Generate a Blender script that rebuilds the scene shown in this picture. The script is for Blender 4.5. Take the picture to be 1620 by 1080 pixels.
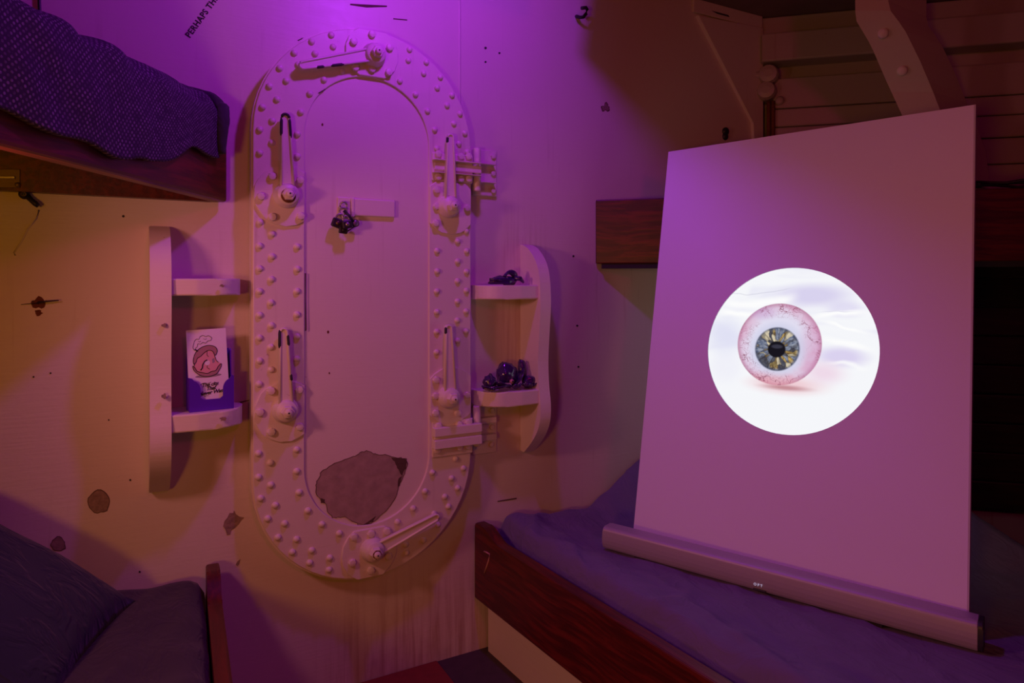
import bpy, bmesh, math, random
from mathutils import Vector, Matrix, noise
random.seed(7)
S = bpy.context.scene
COL = S.collection
for o in list(bpy.data.objects):
    bpy.data.objects.remove(o)
PI = math.pi
CH = 1.175            # camera height above the cabin floor
FPX, CX, HY = 1080.0, 810.0, 445.0    # focal length and horizon of the 1620x1080 frame
TH = math.radians(29.0)               # the bulkhead is turned away to the right
Z0 = 2.24                             # distance to the bulkhead straight ahead
# ------------------------------------------------------------------ camera
cam = bpy.data.cameras.new('camera')
cam.sensor_width = 36.0
cam.lens = 36.0 * FPX / 1620.0
cam.shift_y = -(540.0 - HY) / 1620.0
cam.clip_start = 0.02
camo = bpy.data.objects.new('camera', cam)
COL.objects.link(camo)
camo.location = (0, 0, CH)
camo.rotation_euler = (PI / 2, 0, 0)
S.camera = camo
# ------------------------------------------------------------------ world, exposure
S.view_settings.view_transform = 'Standard'
S.view_settings.look = 'None'
S.view_settings.exposure = 0.1
S.view_settings.gamma = 1.0
S.view_settings.use_curve_mapping = False
w = bpy.data.worlds.new('world')
S.world = w
w.use_nodes = True
w.node_tree.nodes['Background'].inputs[0].default_value = (0.25, 0.12, 0.2, 1)
w.node_tree.nodes['Background'].inputs[1].default_value = 0.004
# ------------------------------------------------------------------ lamps of the cabin
PURPLE = Vector((-0.05, 1.5, CH + 1.02))     # under the deck, above the door
WARM = Vector((-1.0, 0.9, CH + 0.13))      # reading lamp under the upper left bunk
CABIN = Vector((-0.6, -0.6, CH - 0.2))       # low orange lamp behind the viewer
CRIMSON = Vector((0.9, -1.0, CH + 0.9))      # far end of the cabin
def lamp(name, loc, col, power, rad):
    l = bpy.data.lights.new(name, 'POINT')
    l.color = col
    l.energy = power
    l.shadow_soft_size = rad
    o = bpy.data.objects.new(name, l)
    COL.objects.link(o)
    o.location = loc
    return o
lamp('purple_lamp_light', PURPLE, (0.39, 0.026, 1.0), 17.5, 0.040)
lamp('crimson_lamp_light', CRIMSON, (1.0, 0.01, 0.28), 14.0, 0.15)
lamp('orange_cabin_light', CABIN, (1.0, 0.37, 0.0), 19.5, 0.12)
wl_ = bpy.data.lights.new('warm_reading_lamp_light', 'SPOT')
wl_.color = (1.0, 0.305, 0.36); wl_.energy = 15.2; wl_.shadow_soft_size = 0.07
wl_.spot_size = math.radians(152); wl_.spot_blend = 1.0
wo_ = bpy.data.objects.new('warm_reading_lamp_light', wl_); COL.objects.link(wo_)
wo_.location = WARM; wo_.rotation_euler = Vector((.85, .45, -.3)).to_track_quat('-Z', 'Y').to_euler()

# ------------------------------------------------------------------ helpers: frames
ES = Vector((math.cos(TH), math.sin(TH), 0))
NW = Vector((math.sin(TH), -math.cos(TH), 0))     # bulkhead normal, into the cabin
FW = Matrix.Translation((0, Z0, 0)) @ Matrix.Rotation(TH, 4, 'Z')   # (s, -off, z)
def ray(px, py):
    return Vector(((px - CX) / FPX, 1.0, -(py - HY) / FPX))
def W(px, py, off=0.0):
    """point of the bulkhead (lifted by off) behind a photo position, in bulkhead coordinates (s, -off, z)"""
    d = ray(px, py)
    t = (-math.cos(TH) * Z0 + off) / (NW.dot(d))
    p = d * t
    s = p.x * ES.x + (p.y - Z0) * ES.y
    return Vector((s, -off, p.z + CH))
def D(px, py, Y):
    p = ray(px, py) * Y
    return Vector((p.x, p.y, p.z + CH))
def board_frame(p0, p1):
    d = Vector((p1[0] - p0[0], p1[1] - p0[1], 0)).normalized()
    return Matrix.Translation((p0[0], p0[1], 0)) @ Matrix.Rotation(math.atan2(d.y, d.x), 4, 'Z')

# ------------------------------------------------------------------ helpers: materials
def srgb(r, g, b):
    f = lambda c: ((c / 255.0) / 12.92 if c <= 10 else (((c / 255.0) + 0.055) / 1.055) ** 2.4)
    return (f(r), f(g), f(b))
class NT:
    def __init__(s, name):
        s.m = bpy.data.materials.new(name)
        s.m.use_nodes = True
        s.t = s.m.node_tree
        s.b = s.t.nodes['Principled BSDF']
        s.out = s.t.nodes['Material Output']
    def n(s, typ, **kw):
        x = s.t.nodes.new(typ)
        for k, v in kw.items():
            setattr(x, k, v)
        return x
    def put(s, sock, v):
        if isinstance(v, bpy.types.NodeSocket):
            s.t.links.new(v, sock)
        elif isinstance(v, tuple) and len(v) == 3 and sock.type == 'RGBA':
            sock.default_value = (*v, 1)
        else:
            sock.default_value = v
    def math(s, op, a, b=0.0, c=0.0, clamp=False):
        x = s.n('ShaderNodeMath', operation=op, use_clamp=clamp)
        s.put(x.inputs[0], a); s.put(x.inputs[1], b); s.put(x.inputs[2], c)
        return x.outputs[0]
    def mix(s, f, a, b, mode='MIX'):
        x = s.n('ShaderNodeMix', data_type='RGBA', blend_type=mode)
        s.put(x.inputs[0], f); s.put(x.inputs[6], a); s.put(x.inputs[7], b)
        return x.outputs[2]
    def ss(s, v, lo, hi, a=0.0, b=1.0):
        x = s.n('ShaderNodeMapRange', interpolation_type='SMOOTHSTEP')
        s.put(x.inputs[0], v); s.put(x.inputs[1], lo); s.put(x.inputs[2], hi); s.put(x.inputs[3], a); s.put(x.inputs[4], b)
        return x.outputs[0]
    def obj(s):
        return s.n('ShaderNodeTexCoord').outputs['Object']
    def scale(s, v, sc, loc=(0, 0, 0), rot=(0, 0, 0)):
        x = s.n('ShaderNodeMapping')
        s.put(x.inputs[0], v)
        x.inputs[1].default_value = loc; x.inputs[2].default_value = rot; x.inputs[3].default_value = sc
        return x.outputs[0]
    def noise(s, v, sc, det=3.0, rough=0.5, dist=0.0, col=False):
        x = s.n('ShaderNodeTexNoise')
        s.put(x.inputs['Vector'], v)
        x.inputs['Scale'].default_value = sc; x.inputs['Detail'].default_value = det
        x.inputs['Roughness'].default_value = rough; x.inputs['Distortion'].default_value = dist
        return x.outputs[1 if col else 0]
    def bump(s, h, strength, dist=0.01, nrm=None):
        x = s.n('ShaderNodeBump')
        x.inputs['Strength'].default_value = strength; x.inputs['Distance'].default_value = dist
        s.put(x.inputs['Height'], h)
        if nrm: s.put(x.inputs['Normal'], nrm)
        return x.outputs[0]
def paint(name, base, stain=(0.25, 0.1, 0.04), amount=0.25, rough=0.42, streak=True, brush=0.12):
    """old thick gloss paint: brush ridges, grime speckles, thin rusty runs"""
    t = NT(name); o = t.obj()
    big = t.noise(o, 3.0, 4, 0.6)
    c = t.mix(t.math('MULTIPLY', big, 0.22), base, tuple(x * 0.72 for x in base))
    fine = t.noise(o, 42.0, 5, 0.65)
    spots = t.ss(fine, 0.66, 0.76)
    patch = t.ss(t.noise(o, 5.5, 3), 0.47, 0.68)
    c = t.mix(t.math('MULTIPLY', t.math('MULTIPLY', spots, patch), amount * 2.2, clamp=True), c, stain)
    if streak:
        st = t.noise(t.scale(o, (26, 26, 1.3)), 1.6, 4, 0.6)
        m = t.math('MULTIPLY', t.ss(st, 0.56, 0.72), t.ss(t.noise(o, 2.2, 2), 0.45, 0.66))
        c = t.mix(t.math('MULTIPLY', m, amount), c, stain)
    t.put(t.b.inputs['Base Color'], c)
    t.put(t.b.inputs['Roughness'], t.math('ADD', t.math('MULTIPLY', fine, 0.2), rough - 0.1))
    br = t.noise(t.scale(o, (5, 5, 70)), 1.8, 3, 0.6)
    lump = t.noise(o, 30.0, 3)
    t.put(t.b.inputs['Normal'], t.bump(t.math('ADD', br, lump), brush, 0.004))
    return t.m
def plain(name, base, rough=0.5, metal=0.0, nsc=60.0, nstr=0.1, vary=0.2):
    t = NT(name); o = t.obj()
    n = t.noise(o, nsc, 3)
    t.put(t.b.inputs['Base Color'], t.mix(t.math('MULTIPLY', n, vary * 2), base, tuple(x * 0.5 for x in base)))
    t.b.inputs['Roughness'].default_value = rough
    t.b.inputs['Metallic'].default_value = metal
    t.put(t.b.inputs['Normal'], t.bump(n, nstr, 0.003))
    return t.m
def wood(name, base, dark, rough=0.38, axis=0):
    t = NT(name); o = t.obj()
    sc = [26, 26, 26]; sc[axis] = 1.6
    warp = t.noise(o, 3.0, 2, col=True)
    v = t.n('ShaderNodeVectorMath', operation='MULTIPLY_ADD')
    t.put(v.inputs[0], warp); v.inputs[1].default_value = (0.05, 0.05, 0.05); t.put(v.inputs[2], o)
    g = t.noise(t.scale(v.outputs[0], tuple(sc)), 3.0, 5, 0.65)
    g2 = t.noise(t.scale(v.outputs[0], tuple(x * 0.4 for x in sc)), 2.0, 2)
    c = t.mix(t.ss(g, 0.38, 0.66), dark, base)
    c = t.mix(t.math('MULTIPLY', t.ss(g2, 0.4, 0.7), 0.55), c, tuple(x * 0.45 for x in base))
    t.put(t.b.inputs['Base Color'], c)
    t.b.inputs['Roughness'].default_value = rough
    t.put(t.b.inputs['Normal'], t.bump(g, 0.25, 0.002))
    return t.m
def fabric(name, base, weave=900.0, rough=0.85, nstr=0.25):
    t = NT(name); o = t.obj()
    n = t.noise(o, weave, 2); n2 = t.noise(o, 9.0, 4)
    t.put(t.b.inputs['Base Color'], t.mix(t.math('MULTIPLY', t.math('ADD', n, n2), 0.35), base, tuple(x * 0.45 for x in base)))
    t.b.inputs['Roughness'].default_value = rough
    t.b.inputs['Sheen Weight'].default_value = 0.12
    fw = t.noise(t.scale(o, (5, 9, 5), rot=(0, 0, .5)), 1.6, 3, .55, 1.2)
    fold_ = t.ss(t.math('ABSOLUTE', t.math('SUBTRACT', fw, .5)), 0, .12, 1, 0)
    t.put(t.b.inputs['Normal'], t.bump(t.math('ADD', t.math('ADD', t.math('MULTIPLY', n, 0.08), t.math('MULTIPLY', n2, .6)), fold_), nstr * 1.1, 0.006))
    return t.m
M = {}
M['wall'] = paint('bulkhead_paint', (0.74, 0.66, 0.55), amount=0.18)
t = NT.__new__(NT); t.m = M['wall']; t.t = t.m.node_tree; t.b = t.t.nodes['Principled BSDF']; t.out = t.t.nodes['Material Output']
old = t.b.inputs['Base Color'].links[0].from_socket
o_ = t.obj(); sp_ = t.n('ShaderNodeSeparateXYZ'); t.put(sp_.inputs[0], o_)
area = t.math('MULTIPLY', t.ss(sp_.outputs[2], .02, .40, 1, 0), t.math('MULTIPLY', t.ss(sp_.outputs[0], -.70, -.45), t.ss(sp_.outputs[0], .02, -.15)))
runs = t.ss(t.noise(t.scale(o_, (34, 34, 1.6)), 1.5, 5, .65, .3), .40, .66)
smear = t.ss(t.noise(t.scale(o_, (5, 5, 3)), 2.0, 4, .6), .38, .7)
c_ = t.mix(t.math('MULTIPLY', area, t.math('ADD', t.math('MULTIPLY', runs, .42), t.math('MULTIPLY', smear, .2)), clamp=True), old, (.30, .10, .035))
side = t.math('MULTIPLY', t.math('MULTIPLY', t.ss(sp_.outputs[0], -.06, -.02), t.ss(sp_.outputs[0], .18, .08)), t.math('MULTIPLY', t.ss(sp_.outputs[2], .7, .85), t.ss(sp_.outputs[2], 1.5, 1.25)))
c_ = t.mix(t.math('MULTIPLY', side, t.math('MULTIPLY', runs, .25)), c_, (.30, .10, .05))
t.put(t.b.inputs['Base Color'], c_)
M['door'] = paint('door_paint', (0.78, 0.69, 0.58), amount=0.26, rough=0.4, brush=0.08)
M['fitting'] = paint('fitting_paint', (0.78, 0.69, 0.58), amount=0.3, rough=0.4, streak=False, brush=0.1)
M['shelf'] = paint('shelf_paint', (0.78, 0.69, 0.58), amount=0.42, rough=0.42, streak=False, brush=0.1)
M['hull'] = paint('hull_paint', (0.44, 0.36, 0.28), amount=0.3)
M['rib'] = paint('rib_paint', (0.74, 0.66, 0.56), amount=0.12, brush=0.1)
M['wood'] = wood('mahogany', (0.155, 0.016, 0.009), (0.062, 0.007, 0.005))
M['shaded'] = wood('shade_dark_wood', (0.030, 0.012, 0.009), (0.012, 0.005, 0.004))  # lower hull planks: the unlit gloom there is put into the wood colour
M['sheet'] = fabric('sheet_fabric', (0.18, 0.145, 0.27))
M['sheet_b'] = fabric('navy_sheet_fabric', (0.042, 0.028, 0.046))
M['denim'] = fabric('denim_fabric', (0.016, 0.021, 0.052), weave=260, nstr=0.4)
M['black'] = plain('black_iron', (0.02, 0.015, 0.02), 0.45)
M['dirt'] = plain('bare_metal_dirt', (0.44, 0.30, 0.22), 0.75, nsc=90, nstr=0.5, vary=0.75)
M['bare'] = plain('old_undercoat', (0.52, 0.37, 0.30), 0.7, nsc=38, nstr=0.5, vary=0.55)
M['edge'] = plain('chip_edge', (0.13, 0.07, 0.045), 0.8, vary=0.5)
M['rust'] = plain('rust', (0.22, 0.06, 0.015), 0.85, nsc=120, nstr=0.6, vary=0.6)
M['brass'] = plain('tarnished_brass', (0.16, 0.11, 0.05), 0.45, 0.7)
M['steel'] = plain('dull_steel', (0.45, 0.42, 0.40), 0.4, 0.8)
M['glaze'] = plain('purple_glaze', (0.055, 0.016, 0.12), 0.16, nsc=40, nstr=0.3, vary=0.5)
M['glaze'].node_tree.nodes['Principled BSDF'].inputs['Coat Weight'].default_value = 0.6
M['pink'] = plain('pink_glaze', (0.55, 0.22, 0.26), 0.3)
M['holder'] = plain('purple_plastic', (0.10, 0.012, 0.50), 0.45, nstr=0.02, vary=0.05)
M['card'] = plain('white_card', (0.85, 0.80, 0.80), 0.6, nstr=0.02, vary=0.04)
M['ink'] = plain('black_ink', (0.02, 0.015, 0.02), 0.6, vary=0.05)
M['pinkink'] = plain('pink_ink', (0.74, 0.38, 0.36), 0.6, vary=0.05)
M['brownink'] = plain('brown_ink', (0.42, 0.23, 0.22), 0.6, vary=0.05)
M['greyink'] = plain('grey_ink', (0.32, 0.26, 0.28), 0.6, vary=0.05)
M['panel'] = plain('matt_white_panel', (0.80, 0.78, 0.94), 0.55, nsc=200, nstr=0.01, vary=0.02)
M['panel_edge'] = plain('panel_edge', (0.55, 0.52, 0.6), 0.5, vary=0.05)
M['bar'] = plain('silver_grille', (0.46, 0.42, 0.44), 0.42, 0.25, nsc=900, nstr=0.15, vary=0.15)
M['barcap'] = plain('black_plastic', (0.03, 0.028, 0.03), 0.4)
M['floor'] = plain('floor_paint', (0.07, 0.045, 0.05), 0.6, nsc=30, nstr=0.4, vary=0.5)
M['redfloor'] = plain('red_floor_paint', (0.26, 0.028, 0.022), 0.55, nsc=30, nstr=0.3, vary=0.4)
M['ceil'] = plain('deck_underside', (0.22, 0.14, 0.13), 0.6, nsc=12, nstr=0.2, vary=0.3)
M['pale'] = plain('pale_groove', (0.55, 0.30, 0.2), 0.7)
M['dark'] = plain('dark_recess', (0.03, 0.02, 0.02), 0.9)
def emit(name, col, st):
    t = NT(name)
    e = t.n('ShaderNodeEmission')
    e.inputs[0].default_value = (*col, 1); e.inputs[1].default_value = st
    t.t.links.new(e.outputs[0], t.out.inputs[0])
    return t.m
M['digits'] = emit('display_digits', (0.75, 0.6, 0.9), 0.55)

# ------------------------------------------------------------------ helpers: geometry (into a bmesh)
def B():
    return bmesh.new()
def add_box(bm, lo, hi, bev=0.0, seg=2, mat=None):
    b2 = bmesh.new()
    lo = Vector(lo); hi = Vector(hi)
    r = bmesh.ops.create_cube(b2, size=1.0)
    c = (lo + hi) / 2; d = hi - lo
    for v in b2.verts:
        v.co = Vector((c.x + v.co.x * d.x, c.y + v.co.y * d.y, c.z + v.co.z * d.z))
    if bev > 0:
        bmesh.ops.bevel(b2, geom=list(b2.edges), offset=bev, segments=seg, affect='EDGES', profile=0.5)
    merge(bm, b2, mat)
def merge(bm, b2, mat=None):
    if mat is not None:
        bmesh.ops.transform(b2, matrix=mat, verts=b2.verts)
    mp = {v: bm.verts.new(v.co) for v in b2.verts}
    for f in b2.faces:
        try:
            nf = bm.faces.new([mp[v] for v in f.verts]); nf.smooth = f.smooth
        except ValueError:
            pass
    b2.free()
def add_prism(bm, poly, vec, bev=0.0, seg=2, front_only=True):
    """extrude a polygon (list of 3D points) by vec; bevel the rim of the far (vec) side"""
    b2 = bmesh.new()
    vec = Vector(vec)
    a = [b2.verts.new(Vector(p)) for p in poly]
    b = [b2.verts.new(Vector(p) + vec) for p in poly]
    n = len(a)
    b2.faces.new(a[::-1]); top = b2.faces.new(b)
    for i in range(n):
        b2.faces.new([a[i], a[(i + 1) % n], b[(i + 1) % n], b[i]])
    if bev > 0:
        es = list(top.edges) if front_only else list(b2.edges)
        bmesh.ops.bevel(b2, geom=es, offset=bev, segments=seg, affect='EDGES', profile=0.5)
    bmesh.ops.recalc_face_normals(b2, faces=b2.faces)
    merge(bm, b2)
def add_ring(bm, outer, inner, vec, bev=0.0):
    vec = Vector(vec)
    b2 = bmesh.new()
    n = len(outer)
    A = [b2.verts.new(p) for p in outer]; I = [b2.verts.new(p) for p in inner]
    A2 = [b2.verts.new(Vector(p) + vec) for p in outer]; I2 = [b2.verts.new(Vector(p) + vec) for p in inner]
    es = []
    for i in range(n):
        j = (i + 1) % n
        b2.faces.new([A[i], A[j], A2[j], A2[i]]); b2.faces.new([I[j], I[i], I2[i], I2[j]])
        f = b2.faces.new([A2[i], A2[j], I2[j], I2[i]]); b2.faces.new([A[j], A[i], I[i], I[j]])
        es.append(b2.edges.get([A2[i], A2[j]])); es.append(b2.edges.get([I2[i], I2[j]]))
    if bev > 0:
        bmesh.ops.bevel(b2, geom=es, offset=bev, segments=2, affect='EDGES', profile=0.5)
    bmesh.ops.recalc_face_normals(b2, faces=b2.faces)
    merge(bm, b2)
def add_lathe(bm, prof, axis_o, axis, seg=16, smooth=True):
    """prof: list of (r, h); axis_o origin, axis direction"""
    axis = Vector(axis).normalized(); o = Vector(axis_o)
    q = axis.to_track_quat('Z', 'Y').to_matrix()
    rings = []
    for r, h in prof:
        if r < 1e-6:
            rings.append([bm.verts.new(o + q @ Vector((0, 0, h)))])
        else:
            rings.append([bm.verts.new(o + q @ Vector((r * math.cos(2 * PI * i / seg), r * math.sin(2 * PI * i / seg), h))) for i in range(seg)])
    for a, b in zip(rings, rings[1:]):
        for i in range(seg):
            j = (i + 1) % seg
            if len(a) == 1 and len(b) == 1: continue
            if len(a) == 1: f = bm.faces.new([a[0], b[i], b[j]])
            elif len(b) == 1: f = bm.faces.new([a[i], a[j], b[0]])
            else: f = bm.faces.new([a[i], a[j], b[j], b[i]])
            f.smooth = smooth
def add_tube(bm, pts, rad, seg=8, cap=True):
    pts = [Vector(p) for p in pts]
    n = len(pts)
    rr = rad if isinstance(rad, (list, tuple)) else [rad] * n
    rings = []
    up = Vector((0, 0, 1))
    for i, p in enumerate(pts):
        d = (pts[min(i + 1, n - 1)] - pts[max(i - 1, 0)]).normalized()
        u = up if abs(d.dot(up)) < 0.95 else Vector((1, 0, 0))
        x = d.cross(u).normalized(); y = d.cross(x).normalized()
        rings.append([bm.verts.new(p + (x * math.cos(2 * PI * k / seg) + y * math.sin(2 * PI * k / seg)) * rr[i]) for k in range(seg)])
    for a, b in zip(rings, rings[1:]):
        for k in range(seg):
            f = bm.faces.new([a[k], a[(k + 1) % seg], b[(k + 1) % seg], b[k]]); f.smooth = True
    if cap:
        bm.faces.new(rings[0][::-1]); bm.faces.new(rings[-1])
def add_grid(bm, fn, nu, nv, closed=False):
    g = [[bm.verts.new(fn(i / nu, j / nv)) for j in range(nv + 1)] for i in range(nu + 1)]
    for i in range(nu):
        for j in range(nv):
            f = bm.faces.new([g[i][j], g[i + 1][j], g[i + 1][j + 1], g[i][j + 1]]); f.smooth = True
    return g
def arc(c, r, a0, a1, n, rz=None):
    rz = rz or r
    return [(c[0] + r * math.cos(a0 + (a1 - a0) * i / n), c[1] + rz * math.sin(a0 + (a1 - a0) * i / n)) for i in range(n + 1)]
# ------------------------------------------------------------------ helpers: objects
def setp(o, label=None, cat=None, group=None, kind=None):
    if label: o['label'] = label
    if cat: o['category'] = cat
    if group: o['group'] = group
    if kind: o['kind'] = kind
    return o
def mesh_from(name, bm, mat, recalc=True):
    if recalc:
        bmesh.ops.recalc_face_normals(bm, faces=bm.faces)
    me = bpy.data.meshes.new(name)
    bm.to_mesh(me); bm.free()
    if isinstance(mat, str): mat = M[mat]
    me.materials.append(mat)
    return me
class Thing:
    """an Empty at the base of a thing; parts are given in the coordinates of `frame`"""
    def __init__(s, name, label, cat, frame=None, base=(0, 0, 0), group=None, kind=None):
        s.base = Vector(base)
        s.o = bpy.data.objects.new(name, None)
        s.o.empty_display_size = 0.05
        COL.objects.link(s.o)
        s.o.matrix_world = (frame or Matrix()) @ Matrix.Translation(s.base)
        setp(s.o, label, cat, group, kind)
    def part(s, name, bm, mat, parent=None, label=None):
        bmesh.ops.translate(bm, vec=-s.base, verts=bm.verts)
        o = bpy.data.objects.new(name, mesh_from(name, bm, mat))
        COL.objects.link(o)
        o.parent = parent or s.o
        if label: o['label'] = label
        return o
    def inst(s, name, me, loc, parent=None, rot=None, scale=None):
        o = bpy.data.objects.new(name, me)
        COL.objects.link(o)
        o.parent = parent or s.o
        o.location = Vector(loc) - s.base
        if rot: o.rotation_euler = rot
        if scale: o.scale = scale
        return o
def single(name, bm, mat, label=None, cat=None, frame=None, base=(0, 0, 0), group=None, kind=None):
    bmesh.ops.translate(bm, vec=-Vector(base), verts=bm.verts)
    o = bpy.data.objects.new(name, mesh_from(name, bm, mat))
    COL.objects.link(o)
    o.matrix_world = (frame or Matrix()) @ Matrix.Translation(base)
    setp(o, label, cat, group, kind)
    return o
def text_bm(txt, size, shear=0.0, depth=0.0004, align='LEFT', bold=0.0, spacing=1.0):
    cu = bpy.data.curves.new('txt', 'FONT')
    cu.body = txt; cu.size = size; cu.shear = shear; cu.extrude = depth; cu.align_x = align
    cu.offset = bold; cu.space_character = spacing; cu.resolution_u = 3
    ob = bpy.data.objects.new('txt', cu)
    COL.objects.link(ob)
    dg = bpy.context.evaluated_depsgraph_get()
    me = bpy.data.meshes.new_from_object(ob.evaluated_get(dg))
    bm = bmesh.new(); bm.from_mesh(me)
    bpy.data.objects.remove(ob); bpy.data.meshes.remove(me); bpy.data.curves.remove(cu)
    return bm

# ================================================================== THE SHELL
CEIL = CH + 1.085
wl, wr = W(-420, 445).x, W(1203, 445).x
bm = B(); add_box(bm, (wl, 0, -0.05), (wr, 0.06, CEIL + 0.1))
wall = single('wall_back', bm, 'wall', 'cream painted steel bulkhead around the riveted door', 'wall', FW, kind='structure')
bm = B(); add_box(bm, (-2.6, -3.0, -0.06), (3.4, 3.6, 0.0))
floor = single('floor', bm, 'floor', 'dark scuffed cabin floor', 'floor', kind='structure')
bm = B(); add_box(bm, (-2.6, -3.0, CEIL), (3.4, 3.6, CEIL + 0.06))
single('ceiling', bm, 'ceil', 'dark deck underside above the cabin', 'ceiling', kind='structure')
def wall_part(name, bm, mat, label=None):
    o = bpy.data.objects.new(name, mesh_from(name, bm, mat))
    COL.objects.link(o); o.parent = wall
    if label: o['label'] = label
    return o
# left hull side, out of frame beside the left bunks
bm = B(); add_box(bm, (-1.86, -2.4, 0), (-1.78, 1.5, CEIL))
single('wall_left', bm, 'hull', 'cream hull lining beside the left bunks', 'wall', kind='structure')
# right hull side
HP0 = (FW @ Vector((wr, 0, 0))); HP0 = (HP0.x, HP0.y)
HP1 = (HP0[0] + 1.62, HP0[1] - 0.43)
FH = board_frame(HP0, HP1)
bm = B(); add_box(bm, (-0.1, 0.05, 0), (1.9, 0.11, CEIL))
hull = single('wall_right', bm, 'hull', 'planked hull side behind the right bunks', 'wall', FH, kind='structure')
def hull_part(name, bm, mat, label=None):
    o = bpy.data.objects.new(name, mesh_from(name, bm, mat))
    COL.objects.link(o); o.parent = hull
    if label: o['label'] = label
    return o
def plank(z0, z1, dep, x0=0.0, x1=1.75, bev=0.006, name='plank'):
    bm = B(); add_box(bm, (x0, -dep, CH + z0), (x1, 0.05, CH + z1), bev)
    return hull_part(name, bm, 'hull' if z0 > .25 else 'shaded')  # low planks get the near-black wood that stands in for shade
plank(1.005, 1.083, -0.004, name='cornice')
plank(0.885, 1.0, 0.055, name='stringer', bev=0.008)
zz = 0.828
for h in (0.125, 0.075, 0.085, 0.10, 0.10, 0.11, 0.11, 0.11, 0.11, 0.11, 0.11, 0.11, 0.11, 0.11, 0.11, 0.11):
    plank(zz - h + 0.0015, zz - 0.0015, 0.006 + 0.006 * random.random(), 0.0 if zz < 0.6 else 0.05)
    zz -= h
bolt_me = None
# cornice along the top of the bulkhead, right of the door
c0, c1 = W(1094, 18), W(1203, 48)
bm = B(); add_box(bm, (c0.x, -0.012, c1.z), (c1.x, 0.0, CEIL), 0.003); wall_part('cornice', bm, 'wall')
# sloping lining board between bulkhead and hull
pa, pb, pc, pd = W(1100, 24), W(1235, 285), W(1210, 285), W(1203, 46)
bm = B()
add_prism(bm, [W(1100, 26), W(1203, 46), Vector((wr, 0, CH + 0.1)), W(1296, 400) if False else Vector((wr - 0.02, 0, CH + 0.1)), W(1188, 195)], (0, -0.016, 0), 0.003)
wall_part('lining_board', bm, 'wall')
# slots in the cornice
bm = B(); add_prism(bm, [W(1126, 17, .0125), W(1135, 22, .0125), W(1154, 27, .0125), W(1152, 24, .0125)], (0, -0.001, 0)); wall_part('slot', bm, 'dark')
# red painted floor panel at the foot of the bulkhead
bm = B()
f0, f1 = W(470, 1117), W(690, 1050)
add_box(bm, (f0.x - 0.6, -0.9, 0.0), (f1.x, -0.003, 0.006), 0.002)
bmesh.ops.transform(bm, matrix=FW, verts=bm.verts)
o = bpy.data.objects.new('floor_panel', mesh_from('floor_panel', bm, 'redfloor')); COL.objects.link(o); o.parent = floor

# ---- marks and chips on the bulkhead
def blob(cx, cy, rx, ry, off, n=22, rough=0.18, seed=0):
    pts = []
    for i in range(n):
        a = 2 * PI * i / n
        k = 1 + rough * (noise.noise(Vector((math.cos(a) * 1.7 + seed, math.sin(a) * 1.7, seed * 1.3))) * 1.6)
        pts.append(W(cx + rx * k * math.cos(a), cy - ry * k * math.sin(a), off))
    return pts
for i, (x, y, rx, ry, rg, m) in enumerate([(157, 793, 17, 17, .10, 'dirt'), (92, 860, 11, 10, .2, 'dirt'), (958, 170, 5, 5, .5, 'dirt')]):
    bm = B(); add_prism(bm, blob(x, y, rx + 1.2, ry + 1.2, 0, rough=rg, seed=i), (0, -0.0008, 0)); wall_part('chip_edge', bm, 'edge')
    bm = B(); add_prism(bm, blob(x, y, rx, ry, 0, rough=rg, seed=i), (0, -0.0013, 0)); wall_part('paint_chip', bm, m)
def chip(pts, mat='dirt', th=0.0012, off=0.0, name='paint_chip'):
    bm = B(); add_prism(bm, [W(x, y, off) for x, y in pts], (0, -th, 0)); return wall_part(name, bm, mat)
chip([(357, 838), (353, 832), (355, 824), (360, 818), (363, 811), (369, 811), (370, 807), (373, 813), (379, 817), (386, 818), (381, 823), (377, 829), (372, 834), (366, 838), (364, 845), (359, 846)])
chip([(373, 893), (375, 888), (380, 884), (378, 892), (376, 895)])
for x, y, r in [(195, 342, 2), (768, 76, 2), (768, 98, 1.6), (790, 84, 1.6), (53, 596, 1.5), (80, 590, 1.5), (913, 515, 1.6), (915, 580, 1.5), (206, 759, 1.6), (221, 904, 1.6), (172, 664, 1.3), (907, 405, 1.5), (958, 171, 1.5)]:
    chip([(x + r * math.cos(a * PI / 4), y + r * math.sin(a * PI / 4)) for a in range(8)], 'ink', name='spot')
for p in ([(554, 6), (612, 9), (612, 11), (580, 12), (554, 8)], [(622, 29), (644, 31), (644, 32.5), (622, 30.5)], [(787, 792), (817, 787), (817, 789), (787, 793.5)],
          [(726, 35), (729, 30), (728, 36)], [(376, 636), (396, 632), (392, 634), (377, 638)]):
    chip(p, 'edge', name='crack')
# hairline run at far left and the weld seam right of the door
for p in ([(62, 332), (58, 345), (44, 362), (36, 378), (22, 400), (24, 404)],):
    bm = B(); add_tube(bm, [W(x, y, 0.0005) for x, y in p], 0.0022, 5); wall_part('paint_run', bm, 'wall')
bm = B(); add_tube(bm, [W(727, y, 0.0) for y in range(-40, 260, 20)], 0.0035, 6); wall_part('weld_seam', bm, 'wall')
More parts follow.
